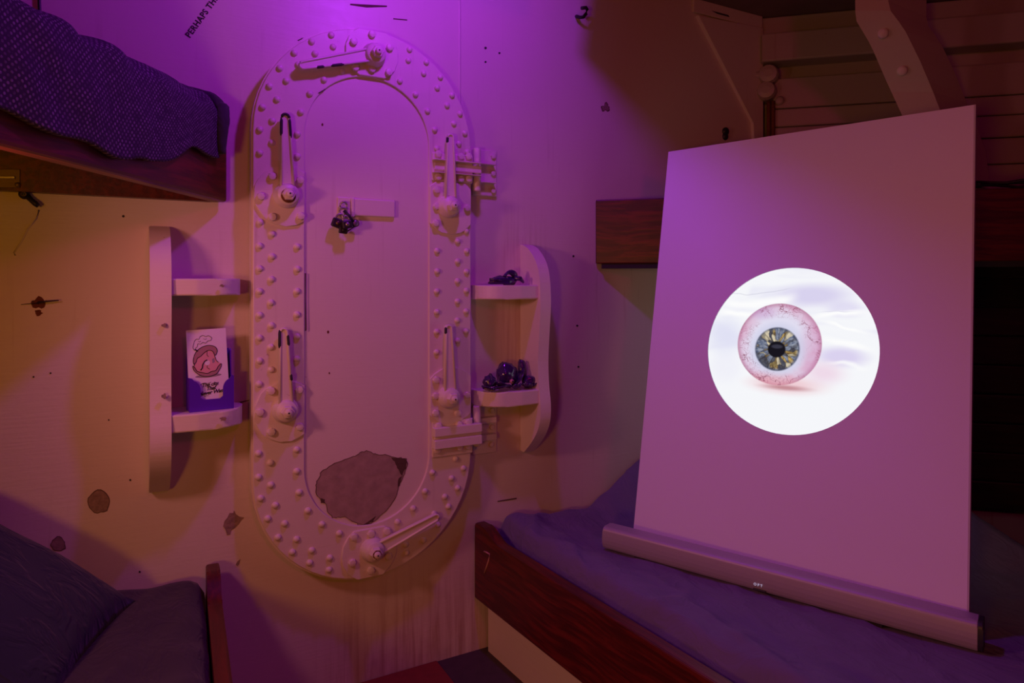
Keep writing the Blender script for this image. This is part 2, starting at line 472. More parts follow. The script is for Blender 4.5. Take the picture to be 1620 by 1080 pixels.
# stencilled words
a0, a1 = W(300.5, 60.5, .0006), W(330, 19.5, .0006)
dv = a1 - a0; L = math.hypot(dv.x, dv.z)
bm = text_bm('PERHAPS THE', 1.0, bold=0.028, spacing=1.12)
x0 = min(v.co.x for v in bm.verts); 
tb = text_bm('PERHAPS', 1.0, bold=0.028, spacing=1.12); wlen = max(v.co.x for v in tb.verts) - min(v.co.x for v in tb.verts); tb.free()
k = L / wlen; ang = math.atan2(dv.z, dv.x)
bmesh.ops.transform(bm, matrix=Matrix.Translation(a0) @ Matrix.Rotation(-ang, 4, 'Y') @ Matrix.Rotation(PI / 2, 4, 'X') @ Matrix.Diagonal((k, k, 1, 1)), verts=bm.verts)
wall_part('lettering', bm, 'ink', 'black stencilled words PERHAPS THE')

# ================================================================== THE RIVETED DOOR
dl, dr = W(397, 445, .05).x, W(745, 445, .05).x
dt, db = W(562, 43, .05).z, W(575, 915, .05).z
il, ir = W(482, 445, .058).x, W(679, 445, .058).x
it, ib = W(584, 122, .058).z, W(575, 832, .058).z
print('door w,h', dr - dl, dt - db, 'inner', ir - il, it - ib)
def stadium(s0, s1, z0, z1, off, n=28, k=1.0):
    c = (s0 + s1) / 2; r = (s1 - s0) / 2; rz = r * k
    pts = arc((c, z1 - rz), r, 0, PI, n, rz) + arc((c, z0 + rz), r, PI, 2 * PI, n, rz)
    return [Vector((x, -off, z)) for x, z in pts]
door = Thing('riveted_door', 'pink lit oval steel ship door with rivets, six dogs and two hinges', 'door', FW, ((dl + dr) / 2, 0, db))
bm = B(); add_prism(bm, stadium(dl + .012, dr - .012, db + .012, dt - .012, 0.0), (0, -0.030, 0)); door.part('door_gasket', bm, 'fitting')
bm = B(); add_prism(bm, stadium(dl, dr, db, dt, 0.022), (0, -0.028, 0), 0.006, 3); plate = door.part('door_plate', bm, 'door')
bm = B(); add_ring(bm, stadium(dl + .004, dr - .004, db + .004, dt - .004, .05), stadium(il, ir, ib, it, .05), (0, -0.007, 0), 0.0025); rim = door.part('riveted_rim', bm, 'door')
OFR = 0.057
bm = B(); add_lathe(bm, [(.0092, -.001), (.0090, .0025), (.0075, .0056), (.0042, .0076), (0, .0082)], (0, 0, 0), (0, -1, 0), 10)
rivet_me = mesh_from('rivet', bm, 'fitting')
bm = B(); add_lathe(bm, [(.0108, -.001), (.0108, .007), (.0092, .0095), (.004, .0105), (0, .0108)], (0, 0, 0), (0, -1, 0), 8, False)
bolt_me = mesh_from('bolt', bm, 'fitting')
Z4 = lambda X, Y: (380 + X / 3, 20 + Y / 3)
Z5 = lambda X, Y: (380 + X / 3, 350 + Y / 3)
Z6 = lambda X, Y: (380 + X / 2.455, 640 + Y / 2.455)
riv = [Z4(*p) for p in [(432,107),(339,138),(256,192),(187,264),(138,350),(105,449),(92,556),(92,666),(93,994),(441,163),(355,195),(218,324),(174,412),(152,514),(150,618),(150,1050),
    (275,248),(482,278),(397,319),(330,385),(287,472),(271,576),(271,682),(803,176),(797,227),(882,236),(870,289),(949,307),(757,325),(934,358),(831,389),(1004,393),(981,441),(888,467),(1042,481),(1013,527),(922,556),(1065,573),(1037,622),(1076,662),(932,645),(1072,1037)]]
riv += [Z5(*p) for p in [(91,117),(91,224),(91,332),(91,445),(91,553),(91,662),(89,772),(150,167),(147,275),(145,386),(147,494),(145,597),(147,703),(270,121),(270,227),(269,332),(269,442),(270,546),(270,653),
    (933,141),(934,237),(932,332),(932,430),(931,524),(931,621),(1031,95),(1031,190),(1030,284),(1030,380),(1029,470),(1031,566),(1074,141),(1073,239),(1072,329),(1071,427),(1070,521)]]
riv += [Z6(*p) for p in [(70,189),(70,281),(79,363),(106,442),(146,515),(202,572),(269,613),(344,640),(117,225),(118,311),(136,390),(172,461),(218,522),(277,565),(347,594),(219,174),(219,258),(228,340),(262,411),(317,464),(384,499),
    (746,263),(717,336),(671,402),(610,455),(836,210),(820,285),(794,357),(752,423),(642,543),(866,246),(844,323),(808,395),(767,466),(711,526),(645,574)]]
for x, y in riv:
    p = W(x, y, OFR)
    door.inst('rivet', rivet_me, p)
def clip_poly(pts, f):
    out = []
    n = len(pts)
    for i in range(n):
        a, b = pts[i], pts[(i + 1) % n]
        fa, fb = f(a), f(b)
        if fa >= 0: out.append(a)
        if (fa >= 0) != (fb >= 0):
            t = fa / (fa - fb); out.append(a + (b - a) * t)
    return out
def dog(hub, tip, plate_c, plate_r, bolts, clip, wear, rusty=None):
    c = W(plate_c[0], plate_c[1], OFR)
    poly = [Vector((c.x + plate_r * math.cos(2 * PI * i / 36), -OFR + .0005, c.z + plate_r * math.sin(2 * PI * i / 36))) for i in range(36)]
    for f in clip: poly = clip_poly(poly, f)
    bm = B(); add_prism(bm, poly, (0, -0.0075, 0), 0.0025); pl = door.part('backing_plate', bm, 'fitting')
    for b in bolts:
        door.inst('bolt', bolt_me, W(b[0], b[1], OFR + .007), pl)
    h = W(hub[0], hub[1], .085); h0 = Vector((h.x, -OFR - .004, h.z))
    tp = W(tip[0], tip[1], .092)
    # arm: a web with two raised flanges, tapering to a rounded tip
    d = Vector((tp.x - h.x, 0, tp.z - h.z)); Ln = d.length; d.normalize(); nr = Vector((-d.z, 0, d.x))
    w0, w1 = 0.0200, 0.0108
    bm = B()
    y0, y1 = -.072, -.085
    base = Vector((h.x, 0, h.z))
    def arm_poly(a, b, yy, l):
        pts = [base - nr * a]
        pts += [base + d * (l - b) - nr * b]
        pts += [base + d * (l - b) + (d * math.sin(t) - nr * math.cos(t)) * b for t in [PI * k / 8 for k in range(1, 8)]]
        pts += [base + d * (l - b) + nr * b, base + nr * a]
        return [Vector((p.x, yy, p.z)) for p in pts]
    add_prism(bm, arm_poly(w0 * .9, w1 * .9, y0, Ln), (0, y1 - y0, 0), 0.001)
    arm = door.part('dog_handle', bm, 'fitting')
    bm = B()
    fl = []
    for sgn in (-1, 1):
        pts = [base + nr * sgn * (w0 - .003), base + d * (Ln - w1) + nr * sgn * (w1 - .0015)]
        fl.append([Vector((p.x, y1 - .001, p.z)) for p in pts])
    path = [fl[0][0], fl[0][1]] + [Vector((p.x, y1 - .001, p.z)) for p in [base + d * (Ln - w1) + (d * math.sin(t) - nr * math.cos(t)) * (w1 - .0015) for t in [PI * k / 6 for k in range(1, 6)]]] + [fl[1][1], fl[1][0]]
    add_tube(bm, path, 0.0034, 8)
    door.part('flange', bm, 'fitting', arm)
    bm = B(); add_lathe(bm, [(.034, 0), (.0345, .010), (.032, .020), (.0285, .026), (.0285, .031), (.026, .035), (.0, .036)], h0, (0, -1, 0), 24); door.part('hub', bm, 'fitting', arm)
    bm = B(); add_lathe(bm, [(.0175, .034), (.0175, .048), (.015, .051), (.0, .0515)], h0, (0, -1, 0), 6, False); add_lathe(bm, [(.0095, .050), (.0095, .058), (.008, .060), (0, .060)], h0, (0, -1, 0), 12); door.part('nut', bm, 'fitting', arm)
    bm = B(); add_lathe(bm, [(.0024, .0595), (.0024, .0606), (0, .0607)], h0, (0, -1, 0), 8); door.part('grease_hole', bm, 'ink', arm)
    if rusty == 'washer':
        bm = B(); add_lathe(bm, [(.0192, .0352), (.0192, .0368), (.0, .0370)], h0 + Vector((0, 0, -.0035)), (0, -1, 0), 20); door.part('rust_washer', bm, 'rust', arm)
    if rusty == 'face':
        bm = B(); add_lathe(bm, [(.0128, .0512), (.0128, .0520), (.0, .0522)], h0, (0, -1, 0), 7, False); door.part('rusty_face', bm, 'rust', arm)
    if wear:
        # dark bare metal along the worn sides of the tip
        bm = B()
        ws = wear if isinstance(wear, list) else [(-1, .72, .97), (1, .8, .99)]
        for it_ in ws:
            if it_ == 'tip':
                add_tube(bm, [Vector((p.x, y1 - .0018, p.z)) for p in [base + d * (Ln - w1) + (d * math.sin(t) - nr * math.cos(t)) * (w1 - .0012) for t in [PI * k / 8 for k in range(0, 9)]]], .0040, 6)
                continue
            sg, ta, tb2 = it_
            pts = []
            for q in range(7):
                tt = ta + (tb2 - ta) * q / 6
                wd = w0 + (w1 - w0) * tt
                p = base + d * Ln * tt + nr * sg * (wd - .0012)
                pts.append(Vector((p.x, y1 - .0018, p.z)))
            add_tube(bm, pts, [.0022] + [.0040] * 5 + [.0022], 6)
        door.part('worn_edge', bm, 'ink', arm, 'black bare metal where the paint has worn off')
    return arm
cl_l = [lambda p: il - p.x - .001]
cl_r = [lambda p: p.x - ir - .001, lambda p: dr - .006 - p.x]
dog((455, 308), (452, 179), (452, 310), .082, [Z4(*p) for p in [(151,777),(284,795),(97,872),(151,970),(286,966)]], cl_l, [(-1, .70, .95), (1, .72, .95), 'tip'], 'washer')
dog((453, 650), (449, 519), (452, 650), .082, [Z5(*p) for p in [(146,804),(279,798),(92,905),(146,998),(281,973)]], cl_l, [(1, .76, .98), (-1, .78, .92), (-1, .36, .44)])
dog((713, 326), (714, 211), (712, 326), .086, [Z4(*p) for p in [(930,842),(930,920),(926,1000),(1075,928)]], cl_r + [lambda p: W(712, 289, OFR).z - p.z], [(1, .87, .95)])
dog((713, 629), (711, 514), (712, 625), .086, [Z5(*p) for p in [(928,752),(925,828),(925,909),(1075,823),(1031,909)]], cl_r, [(1, .88, .97)])
zt = W(588, 124, OFR).z
dog((594, 85), (474, 103), (588, 85), .077, [Z4(*p) for p in [(624,105),(537,140),(708,168),(545,262),(624,270),(703,285)]], [lambda p: p.z - zt - .003, lambda p: dt - .005 - p.z], [(1, .45, .62), (1, .7, .8)])
zb = W(582, 832, OFR).z
dog((592, 872), (696, 817), (584, 872), .080, [Z6(*p) for p in [(440,512),(507,500),(568,489),(434,612),(574,587),(506,642)]], [lambda p: zb - .006 - p.z, lambda p: p.z - db - .005], None, 'face')
# bare patch in the paint of the inner panel
patch = [(499, 771), (501, 760), (507, 752), (507, 746), (520, 738), (534, 730), (550, 725), (562, 721), (570, 716), (580, 712), (590, 717), (600, 719), (612, 719), (622, 723), (634, 724), (642, 726), (645, 733), (641, 745), (636, 757), (630, 770), (627, 782), (620, 796), (612, 806), (603, 813), (597, 821), (586, 828), (575, 831), (567, 830), (564, 827), (556, 823), (545, 817), (535, 818), (526, 818), (519, 811), (517, 800), (512, 793), (506, 790), (501, 782)]
def jag(pts, am=1.0, n=3):
    out = []
    for i in range(len(pts)):
        a, b = pts[i], pts[(i + 1) % len(pts)]
        for k in range(n):
            t = k / n
            x = a[0] + (b[0] - a[0]) * t; y = a[1] + (b[1] - a[1]) * t
            out.append((x + am * noise.noise(Vector((x * .4, y * .4, 1))), y + am * noise.noise(Vector((x * .4, y * .4, 7)))))
    return out
pj = jag(patch, 2.2)
bm = B(); add_prism(bm, [W(x, y, .0498) for x, y in pj], (0, -0.0012, 0)); bp = door.part('bare_patch', bm, 'bare', None, 'brown patch where the paint has flaked away')
bm = B(); 
cxp = (572, 772)
add_ring(bm, [W(cxp[0] + (x - cxp[0]) * 1.006, cxp[1] + (y - cxp[1]) * 1.006, .0498) for x, y in pj], [W(cxp[0] + (x - cxp[0]) * .992, cxp[1] + (y - cxp[1]) * .992, .0498) for x, y in pj], (0, -0.0016, 0)); door.part('flaked_edge', bm, 'edge', bp)
for j, pts in enumerate(([(620, 724), (636, 724), (644, 728), (642, 740), (636, 752), (630, 742), (626, 734)], [(630, 757), (636, 752), (632, 768), (629, 772)], [(507, 788), (514, 790), (513, 797), (508, 794)], [(555, 824), (575, 829), (596, 816), (590, 825), (575, 830.5)])):
    bm = B(); add_prism(bm, [W(x, y, .0509) for x, y in jag(pts, 2.0)], (0, -0.0005, 0)); door.part('dark_stain', bm, 'edge', bp)
# chips along the inner seam of the rim
for p in ([(482, 432), (484, 432), (483.5, 470), (485, 522), (482.5, 524)], [(503, 147), (515, 140), (514, 142), (505, 148)], [(470, 64), (480, 59), (478, 62), (472, 65)]):
    bm = B(); add_prism(bm, [W(x, y, .0572) for x, y in p], (0, -0.0008, 0)); door.part('paint_crack', bm, 'edge')
for p in [(510, 197, 1.6), (519, 525, 1.8), (521, 590, 1.2), (553, 350, 1.2)]:
    bm = B(); add_prism(bm, [W(p[0] + p[2] * math.cos(a * PI / 3), p[1] + 1.5 * p[2] * math.sin(a * PI / 3), .0501) for a in range(6)], (0, -0.0006, 0)); door.part('rust_spot', bm, 'rust')
# hinges
def rb(bm, x0, y0, x1, y1, o0, o1, bev=.003):
    a, b = W(x0, y0, o1), W(x1, y1, o1)
    add_box(bm, (min(a.x, b.x), -o1, min(a.z, b.z)), (max(a.x, b.x), -o0, max(a.z, b.z)), bev)
def hinge(y, dy, wl_y0, wl_y1, bolts, wbolts):
    bm = B(); rb(bm, 684, y[0], 748, y[3], OFR, OFR + .006); hp = door.part('hinge_strap', bm, 'fitting')
    bm = B(); rb(bm, 688, y[1], 763, y[1] + 5, OFR + .004, OFR + .026, .002); rb(bm, 688, y[2], 763, y[2] + 5, OFR + .004, OFR + .026, .002); rb(bm, 688, y[1] + 4, 762, y[2] + 2, OFR + .004, OFR + .012, .002)
    door.part('hinge_arm', bm, 'fitting', hp)
    p0, p1 = W(756, wl_y0 - 1, .055), W(756, wl_y1 - 9, .055)
    bm = B(); add_lathe(bm, [(0, 0), (.011, .0), (.012, .004), (.012, p0.z - p1.z - .004), (.011, p0.z - p1.z), (0, p0.z - p1.z)], (p0.x, -.048, p1.z), (0, 0, 1), 14); door.part('hinge_pin', bm, 'fitting', hp)
    bm = B(); rb(bm, 748, wl_y0, 786, wl_y1, -.002, .010)
    rb(bm, 748, wl_y0 + .28 * (wl_y1 - wl_y0), 786, wl_y0 + .28 * (wl_y1 - wl_y0) + 5, .006, .034, .002); rb(bm, 748, wl_y0 + .66 * (wl_y1 - wl_y0), 786, wl_y0 + .66 * (wl_y1 - wl_y0) + 5, .006, .034, .002)
    lf = door.part('hinge_leaf', bm, 'fitting', hp)
    for b in bolts: door.inst('bolt', bolt_me, W(b[0], b[1], OFR + .006), hp)
    for b in wbolts: door.inst('bolt', bolt_me, W(b[0], b[1], .010), hp, scale=(.8, .8, .8))
hinge((240, 252, 272, 290), 0, 235, 311, [Z4(*p) for p in [(938,671),(938,780),(1082,683),(1082,790),(1045,683),(1045,790)]], [Z4(*p) for p in [(1199,682),(1199,763),(1199,846)]])
hinge((668, 678, 697, 716), 0, 643, 715, [Z5(938, 970), Z5(1036, 963), Z5(1081, 953), Z6(763, 175), Z6(849, 164), Z6(881, 158)], [Z5(*p) for p in [(1193,897),(1193,976),(1190,1058)]])
# hasp
bm = B(); rb(bm, 557, 313, 625, 344, .05, .060, .003); hs = door.part('hasp_bar', bm, 'fitting')
bm = B(); rb(bm, 534, 311, 556, 343, .05, .055, .002); door.part('hasp_plate', bm, 'fitting', hs)
bm = B(); rb(bm, 556, 312, 561, 343, .055, .062, .002); door.part('hasp_knuckle', bm, 'fitting', hs)
c = W(544, 326, .066)
bm = B(); add_tube(bm, [c + Vector((.010 * math.cos(a), 0.006 * abs(math.cos(a)) - .002, .012 * math.sin(a))) for a in [PI * k / 8 for k in range(-2, 11)]], .0028, 8); door.part('staple', bm, 'steel', hs)
# padlocks
lk = Thing('padlock_bunch', 'bunch of small dark padlocks hanging from the hasp of the riveted door', 'padlock', FW, W(545, 372, .066))
def padlock(px, py, off, sz, rot, mat, face):
    c = W(px, py, off)
    R_ = Matrix.Translation(c) @ Matrix.Rotation(rot, 4, 'Y')
    bm = B(); add_box(bm, (-sz, -sz * .45, -sz * .8), (sz, sz * .45, sz * .8), sz * .25, 2, R_)
    b = lk.part('padlock_body', bm, mat)
    bm = B(); add_tube(bm, [R_ @ Vector((sz * .62 * math.cos(a), 0, sz * .7 + sz * 1.0 * math.sin(a))) for a in [PI * k / 10 for k in range(11)]], sz * .17, 8); lk.part('shackle', bm, 'steel', b)
    bm = B(); add_lathe(bm, [(sz * .42, 0), (sz * .42, .001), (0, .0012)], R_ @ Vector((0, -sz * .45, 0)), (0, -1, 0), 14); f = lk.part('key_disc', bm, face, b)
    bm = B(); add_box(bm, (-sz * .05, -sz * .45 - .002, -sz * .2), (sz * .05, -sz * .45 - .001, sz * .2), 0, 1, R_); lk.part('keyhole', bm, 'ink', b)
padlock(534, 353, .074, .016, .35, 'black', 'brass')
padlock(549, 355, .088, .014, -.2, 'black', 'steel')
padlock(543, 364, .078, .012, .1, 'black', 'black')
c = W(562, 353, .075)
bm = B(); add_lathe(bm, [(.0, 0), (.0085, .0), (.0095, .004), (.0085, .009), (.0065, .010), (0, .010)], c + Vector((0, .006, 0)), (.1, -1, 0), 16); tg = lk.part('round_tag', bm, 'steel')
bm = B(); add_lathe(bm, [(.0105, 0.002), (.0105, .008), (.0088, .0085), (.0088, .002)], c + Vector((0, .006, 0)), (.1, -1, 0), 16); lk.part('tag_rim', bm, 'black', tg)
bm = B(); add_tube(bm, [W(544, 333, .07), W(552, 341, .075), W(556, 347, .077), W(562, 353, .074)], .0045, 8); lk.part('loop', bm, 'black')
bm = B(); add_tube(bm, [W(543 + 6 * math.cos(a), 336 + 8 * math.sin(a), .069) for a in [2 * PI * k / 16 for k in range(17)]], .0026, 8); lk.part('ring', bm, 'steel')
bm = B(); add_tube(bm, [W(561, 358, .072), W(548, 367, .07)], .002, 6); lk.part('key', bm, 'brass')

# ================================================================== WALL SHELVES
PROF = [(0, .012), (.02, .05), (.06, .086), (.11, .112), (.18, .126), (.30, .130), (.42, .122), (.55, .115), (.66, .120), (.75, .130), (.82, .127), (.88, .108), (.94, .072), (1.0, .024)]
def fine(P, n=4):
    out = []
    for i in range(len(P) - 1):
        p0, p1, p2, p3 = P[max(i - 1, 0)], P[i], P[i + 1], P[min(i + 2, len(P) - 1)]
        for k in range(n):
            f = k / n
            out.append(tuple(.5 * (2 * p1[c] + (p2[c] - p0[c]) * f + (2 * p0[c] - 5 * p1[c] + 4 * p2[c] - p3[c]) * f * f + (3 * p1[c] - p0[c] - 3 * p2[c] + p3[c]) * f ** 3) for c in (0, 1)))
    return out + [P[-1]]
PROF = fine(PROF)
def upright(sh, s0, s1, z0, z1):
    poly = [Vector((s0, 0, z1))] + [Vector((s0, -o, z1 - t * (z1 - z0))) for t, o in PROF] + [Vector((s0, 0, z0))]
    bm = B(); add_prism(bm, poly, (s1 - s0, 0, 0), .003, 2, False)
    return sh.part('side_upright', bm, 'shelf')
def shelf_board(sh, s_up, s_end, zt, th, depth):
    """quarter-rounded board from the upright to a rounded free end"""
    sg = 1 if s_end > s_up else -1
    L_ = abs(s_end - s_up)
    pts = [(s_up, 0)]
    pts += [(s_up, -depth * .96), (s_up + sg * L_ * .35, -depth), (s_up + sg * L_ * .6, -depth * .95)]
    for k in range(1, 9):
        a = k / 8 * PI / 2
        pts.append((s_up + sg * (L_ * .6 + L_ * .4 * math.sin(a)), -depth * .95 * (.25 + .75 * math.cos(a))))
    pts.append((s_end, 0))
    bm = B(); add_prism(bm, [Vector((x, y, zt - th)) for x, y in pts], (0, 0, th), .004, 2, False)
    return sh.part('shelf_board', bm, 'shelf')
# left
s0, s1 = W(237, 560, .13).x, W(271.5, 560, .13).x
z1, z0 = W(255, 357, .03).z, W(250, 779, .03).z
shl = Thing('wall_shelf', 'cream two-tier wall shelf left of the riveted door, holding flyers', 'shelf', FW, (s0, 0, z0), 'small wall shelves beside the door')
upright(shl, s0, s1, z0, z1)
LZ_top = CH + .007
LZ_low = W(330, 652, .12).z
LS_end = W(386, 655, .07).x
shelf_board(shl, s1 - .002, W(383, 455, .07).x, LZ_top, .042, .122)
shelf_board(shl, s1 - .002, LS_end, LZ_low, .044, .125)
# right
s1r, s0r = W(871.5, 560, .13).x, W(855, 560, .13).x
z1r, z0r = W(822, 387, .0).z, W(824, 713, .0).z
shr = Thing('wall_shelf', 'cream two-tier wall shelf right of the riveted door, holding purple ornaments', 'shelf', FW, (s1r, 0, z0r), 'small wall shelves beside the door')
upright(shr, s0r, s1r, z0r, z1r)
RZ_top = W(805, 451, .12).z
RZ_low = W(805, 620, .12).z
shelf_board(shr, s0r + .002, W(756, 460, .07).x, RZ_top, .044, .122)
shelf_board(shr, s0r + .002, W(758, 632, .07).x, RZ_low, .046, .125)
# dark knots worn through the shelf paint
for sh, pts in ((shl, [(353, 662, 5, 3, .1285), (351, 452, 3.5, 2, .126)]), (shl, [(259, 515, 4, 3, .1315), (259, 627, 4, 4, .131)])):
    for x, y, rx, ry, of in pts:
        bm = B(); add_prism(bm, blob(x, y, rx, ry, of - .004, 14, .4, x), (0, -0.0045, 0)); sh.part('worn_knot', bm, 'dirt')

# ---- flyer holder with flyers
hx0, hx1 = W(299, 650, .095).x, W(370.5, 648, .095).x
hw = hx1 - hx0
FHD = FW @ Matrix.Translation(((hx0 + hx1) / 2, -.098, LZ_low + .0005)) @ Matrix.Rotation(math.radians(6), 4, 'Z')
hd = Thing('flyer_holder', 'purple plastic flyer holder on the lower left shelf', 'holder', FHD)
hh = .083; dp = .046
bm = B()
pts = [(-hw / 2, 0), (hw / 2, 0), (hw / 2, hh)]
pts += [(hw / 2 - .006, hh)] + [(hw / 2 - .006 - .020 * math.sin(a), hh - .006 - .026 * (1 - math.cos(a))) for a in [PI / 2 * k / 6 for k in range(1, 7)]]
pts += [(x, .038 - .001 * math.cos(x * 60)) for x in (.022, .008, -.008, -.022)] if False else [(hw * .25, .034), (hw * .18, .028), (-hw * .18, .028), (-hw * .25, .034)]
pts += [(-(hw / 2 - .006 - .020 * math.sin(a)), hh - .006 - .026 * (1 - math.cos(a))) for a in [PI / 2 * k / 6 for k in range(6, 0, -1)]] + [(-hw / 2 + .006, hh), (-hw / 2, hh)]
add_prism(bm, [Vector((x, .0, z)) for x, z in pts], (0, .003, 0)); hd.part('front', bm, 'holder')
for sg in (-1, 1):
    bm = B()
    add_prism(bm, [Vector((sg * hw / 2 - sg * .0005, 0.001, 0)), Vector((sg * hw / 2 - sg * .0005, dp, 0)), Vector((sg * hw / 2 - sg * .0005, dp + .006, .125)), Vector((sg * hw / 2 - sg * .0005, dp - .012, .150)), Vector((sg * hw / 2 - sg * .0005, dp - .018, .145)), Vector((sg * hw / 2 - sg * .0005, dp - .02, hh)), Vector((sg * hw / 2 - sg * .0005, 0.001, hh))], (-sg * .003, 0, 0)); hd.part('side', bm, 'holder')
bm = B(); add_box(bm, (-hw / 2 + .003, dp - .003, 0), (hw / 2 - .003, dp, .150)); hd.part('back', bm, 'holder')
bm = B(); add_box(bm, (-hw / 2 + .003, .003, 0), (hw / 2 - .003, dp - .003, .003)); hd.part('bottom', bm, 'holder')
FFL = FHD @ Matrix.Translation((-.002, .008, .0035)) @ Matrix.Rotation(math.radians(-7), 4, 'X') @ Matrix.Rotation(math.radians(-1.6), 4, 'Y')
KC = .000267
def fl(X, Y, d=.0): return Vector(((X - 332) * KC * hw / .112, -d, (866 - Y) * KC))
flyer = Thing('flyer', 'white card flyer with cartoon drawing standing in the purple holder', 'flyer', FFL)
bm = B(); add_prism(bm, [fl(144, 866), fl(520, 866), fl(520, 118), fl(144, 118)], (0, .0012, 0)); flyer.part('card', bm, 'card')
for k in range(2):
    f2 = Thing('flyer', ('spare card flyer directly behind the printed one' , 'rearmost spare card flyer in the purple holder')[k], 'flyer', FFL @ Matrix.Translation((.001 * k, .004 + .004 * k, 0)), group='spare flyers in the holder')
    bm = B(); add_prism(bm, [fl(144, 866), fl(520, 866), fl(520, 124 + 8 * k), fl(144, 124 + 8 * k)], (0, .0012, 0)); f2.part('card', bm, 'card')
def fpoly(pts, mat, name, d):
    bm = B(); add_prism(bm, [fl(x, y, d) for x, y in pts], (0, .0003, 0)); return flyer.part(name, bm, mat)
def fline(pts, wd, name='ink_line', d=.0009, closed=False, mat='ink'):
    if closed: pts = pts + [pts[0]]
    bm = B(); add_tube(bm, [fl(x, y, d) for x, y in pts], wd * KC, 5); return flyer.part(name, bm, mat)
def smoothp(pts, n=4):
    out = []
    m = len(pts)
    for i in range(m):
        p0, p1, p2, p3 = pts[(i - 1) % m], pts[i], pts[(i + 1) % m], pts[(i + 2) % m]
        for k in range(n):
            t = k / n
            out.append(tuple(.5 * (2 * p1[c] + (p2[c] - p0[c]) * t + (2 * p0[c] - 5 * p1[c] + 4 * p2[c] - p3[c]) * t * t + (3 * p1[c] - p0[c] - 3 * p2[c] + p3[c]) * t ** 3) for c in (0, 1)))
    return out
fpoly([(330 + 125 * math.cos(a), 558 + 16 * math.sin(a)) for a in [2 * PI * k / 24 for k in range(24)]], 'greyink', 'drawn_shadow', .0003)
body = smoothp([(205, 430), (212, 370), (245, 320), (300, 290), (360, 282), (405, 300), (395, 350), (405, 400), (425, 435), (455, 455), (440, 500), (400, 545), (320, 560), (240, 530), (195, 475)])
fpoly(body, 'pinkink', 'drawn_body', .0004)
cap = smoothp([(200, 440), (195, 400), (210, 350), (240, 310), (290, 282), (350, 272), (405, 290), (425, 325), (415, 360), (400, 370), (380, 330), (340, 320), (300, 340), (265, 370), (235, 385), (220, 420)])
fpoly(cap, 'brownink', 'drawn_lid', .0005)
bowl = smoothp([(187, 455), (205, 470), (225, 505), (265, 520), (320, 535), (360, 520), (400, 515), (425, 480), (455, 455), (455, 480), (430, 520), (400, 550), (320, 565), (250, 545), (200, 500)])
fpoly(bowl, 'brownink', 'drawn_shell', .0005)
fpoly([(325 + 26 * math.cos(a), 436 + 24 * math.sin(a)) for a in [2 * PI * k / 18 for k in range(18)]], 'card', 'drawn_pearl', .0006)
fpoly([(372, 405), (395, 395), (398, 435), (375, 445)], 'greyink', 'drawn_window', .0006)
fline(cap, 3.0, closed=True); fline(bowl, 3.0, closed=True)
fline([(258, 500), (275, 480), (280, 450), (300, 420), (325, 408)], 5.5); fline([(325, 460), (320, 480), (345, 500)], 2); fline([(330, 320), (325, 360), (340, 380)], 2); fline([(215, 300), (240, 320)], 6); fline([(395, 370), (410, 420), (430, 440)], 2.5); fline([(207, 430), (200, 455)], 3)
cloud = smoothp([(215, 310), (198, 285), (205, 255), (215, 225), (235, 205), (258, 208), (270, 185), (300, 175), (325, 188), (350, 180), (380, 205), (365, 228), (340, 230), (320, 250), (295, 240), (270, 255), (245, 250), (240, 275), (222, 290)])
fline(cloud, 1.8, closed=True); fline([(250, 225), (262, 235), (275, 225)], 1.5); fline([(300, 205), (318, 215), (330, 205)], 1.5)
for txt, x, y, sz in (('The city', 336, 655, .0112), ('That', 345, 692, .0112), ('Never Was', 340, 730, .0112)):
    bm = text_bm(txt, sz * 1.15, shear=.35, depth=.0002, align='CENTER', bold=.00025, spacing=.92)
    p = fl(x, y, .0009)
    bmesh.ops.transform(bm, matrix=Matrix.Translation(p) @ Matrix.Rotation(math.radians(-4), 4, 'Y') @ Matrix.Rotation(PI / 2, 4, 'X'), verts=bm.verts)
    flyer.part('lettering', bm, 'ink')
fline([(250, 640), (262, 625), (290, 622), (320, 630), (350, 620)], 1.6); fline([(245, 745), (262, 735), (255, 705), (270, 700)], 1.6); fline([(275, 748), (300, 742), (325, 746)], 1.4); fline([(395, 655), (415, 650), (420, 640)], 1.5)

# ---- dark purple glazed ornaments
def petal(bm, c, ang, ln, wd, lift, curl, seed):
    c = Vector(c); dx = Vector((math.cos(ang), math.sin(ang) * .8, 0)); pr = Vector((-math.sin(ang), math.cos(ang) * .8, 0))
    def fn(u, v):
        t = u; ww = wd * math.sin(PI * min(1, .12 + t * .86)) ** .7
        k = (v - .5) * 2
        z = lift * t + curl * t * t + .35 * wd * k * k + .006 * noise.noise(Vector((t * 3, k * 2, seed)))
        return c + dx * (ln * t) + pr * (ww * k) + Vector((0, 0, z))
    g = add_grid(bm, fn, 8, 6)
def lump(bm, c, r, sc, seed, amp=.35, fr=1.6):
    b2 = bmesh.new(); bmesh.ops.create_icosphere(b2, subdivisions=3, radius=1)
    for v in b2.verts:
        n_ = noise.noise(v.co * fr + Vector((seed, seed * 2, 0))) + .5 * noise.noise(v.co * fr * 2.3 + Vector((seed, 0, seed)))
        v.co = Vector((v.co.x * sc[0], v.co.y * sc[1], v.co.z * sc[2])) * (r * (1 + amp * n_))
        v.co += Vector(c)
    zb_ = c[2] - r * sc[2] * .55
    for v in b2.verts: v.co.z = max(v.co.z, zb_)
    for f in b2.faces: f.smooth = True
    merge(bm, b2)
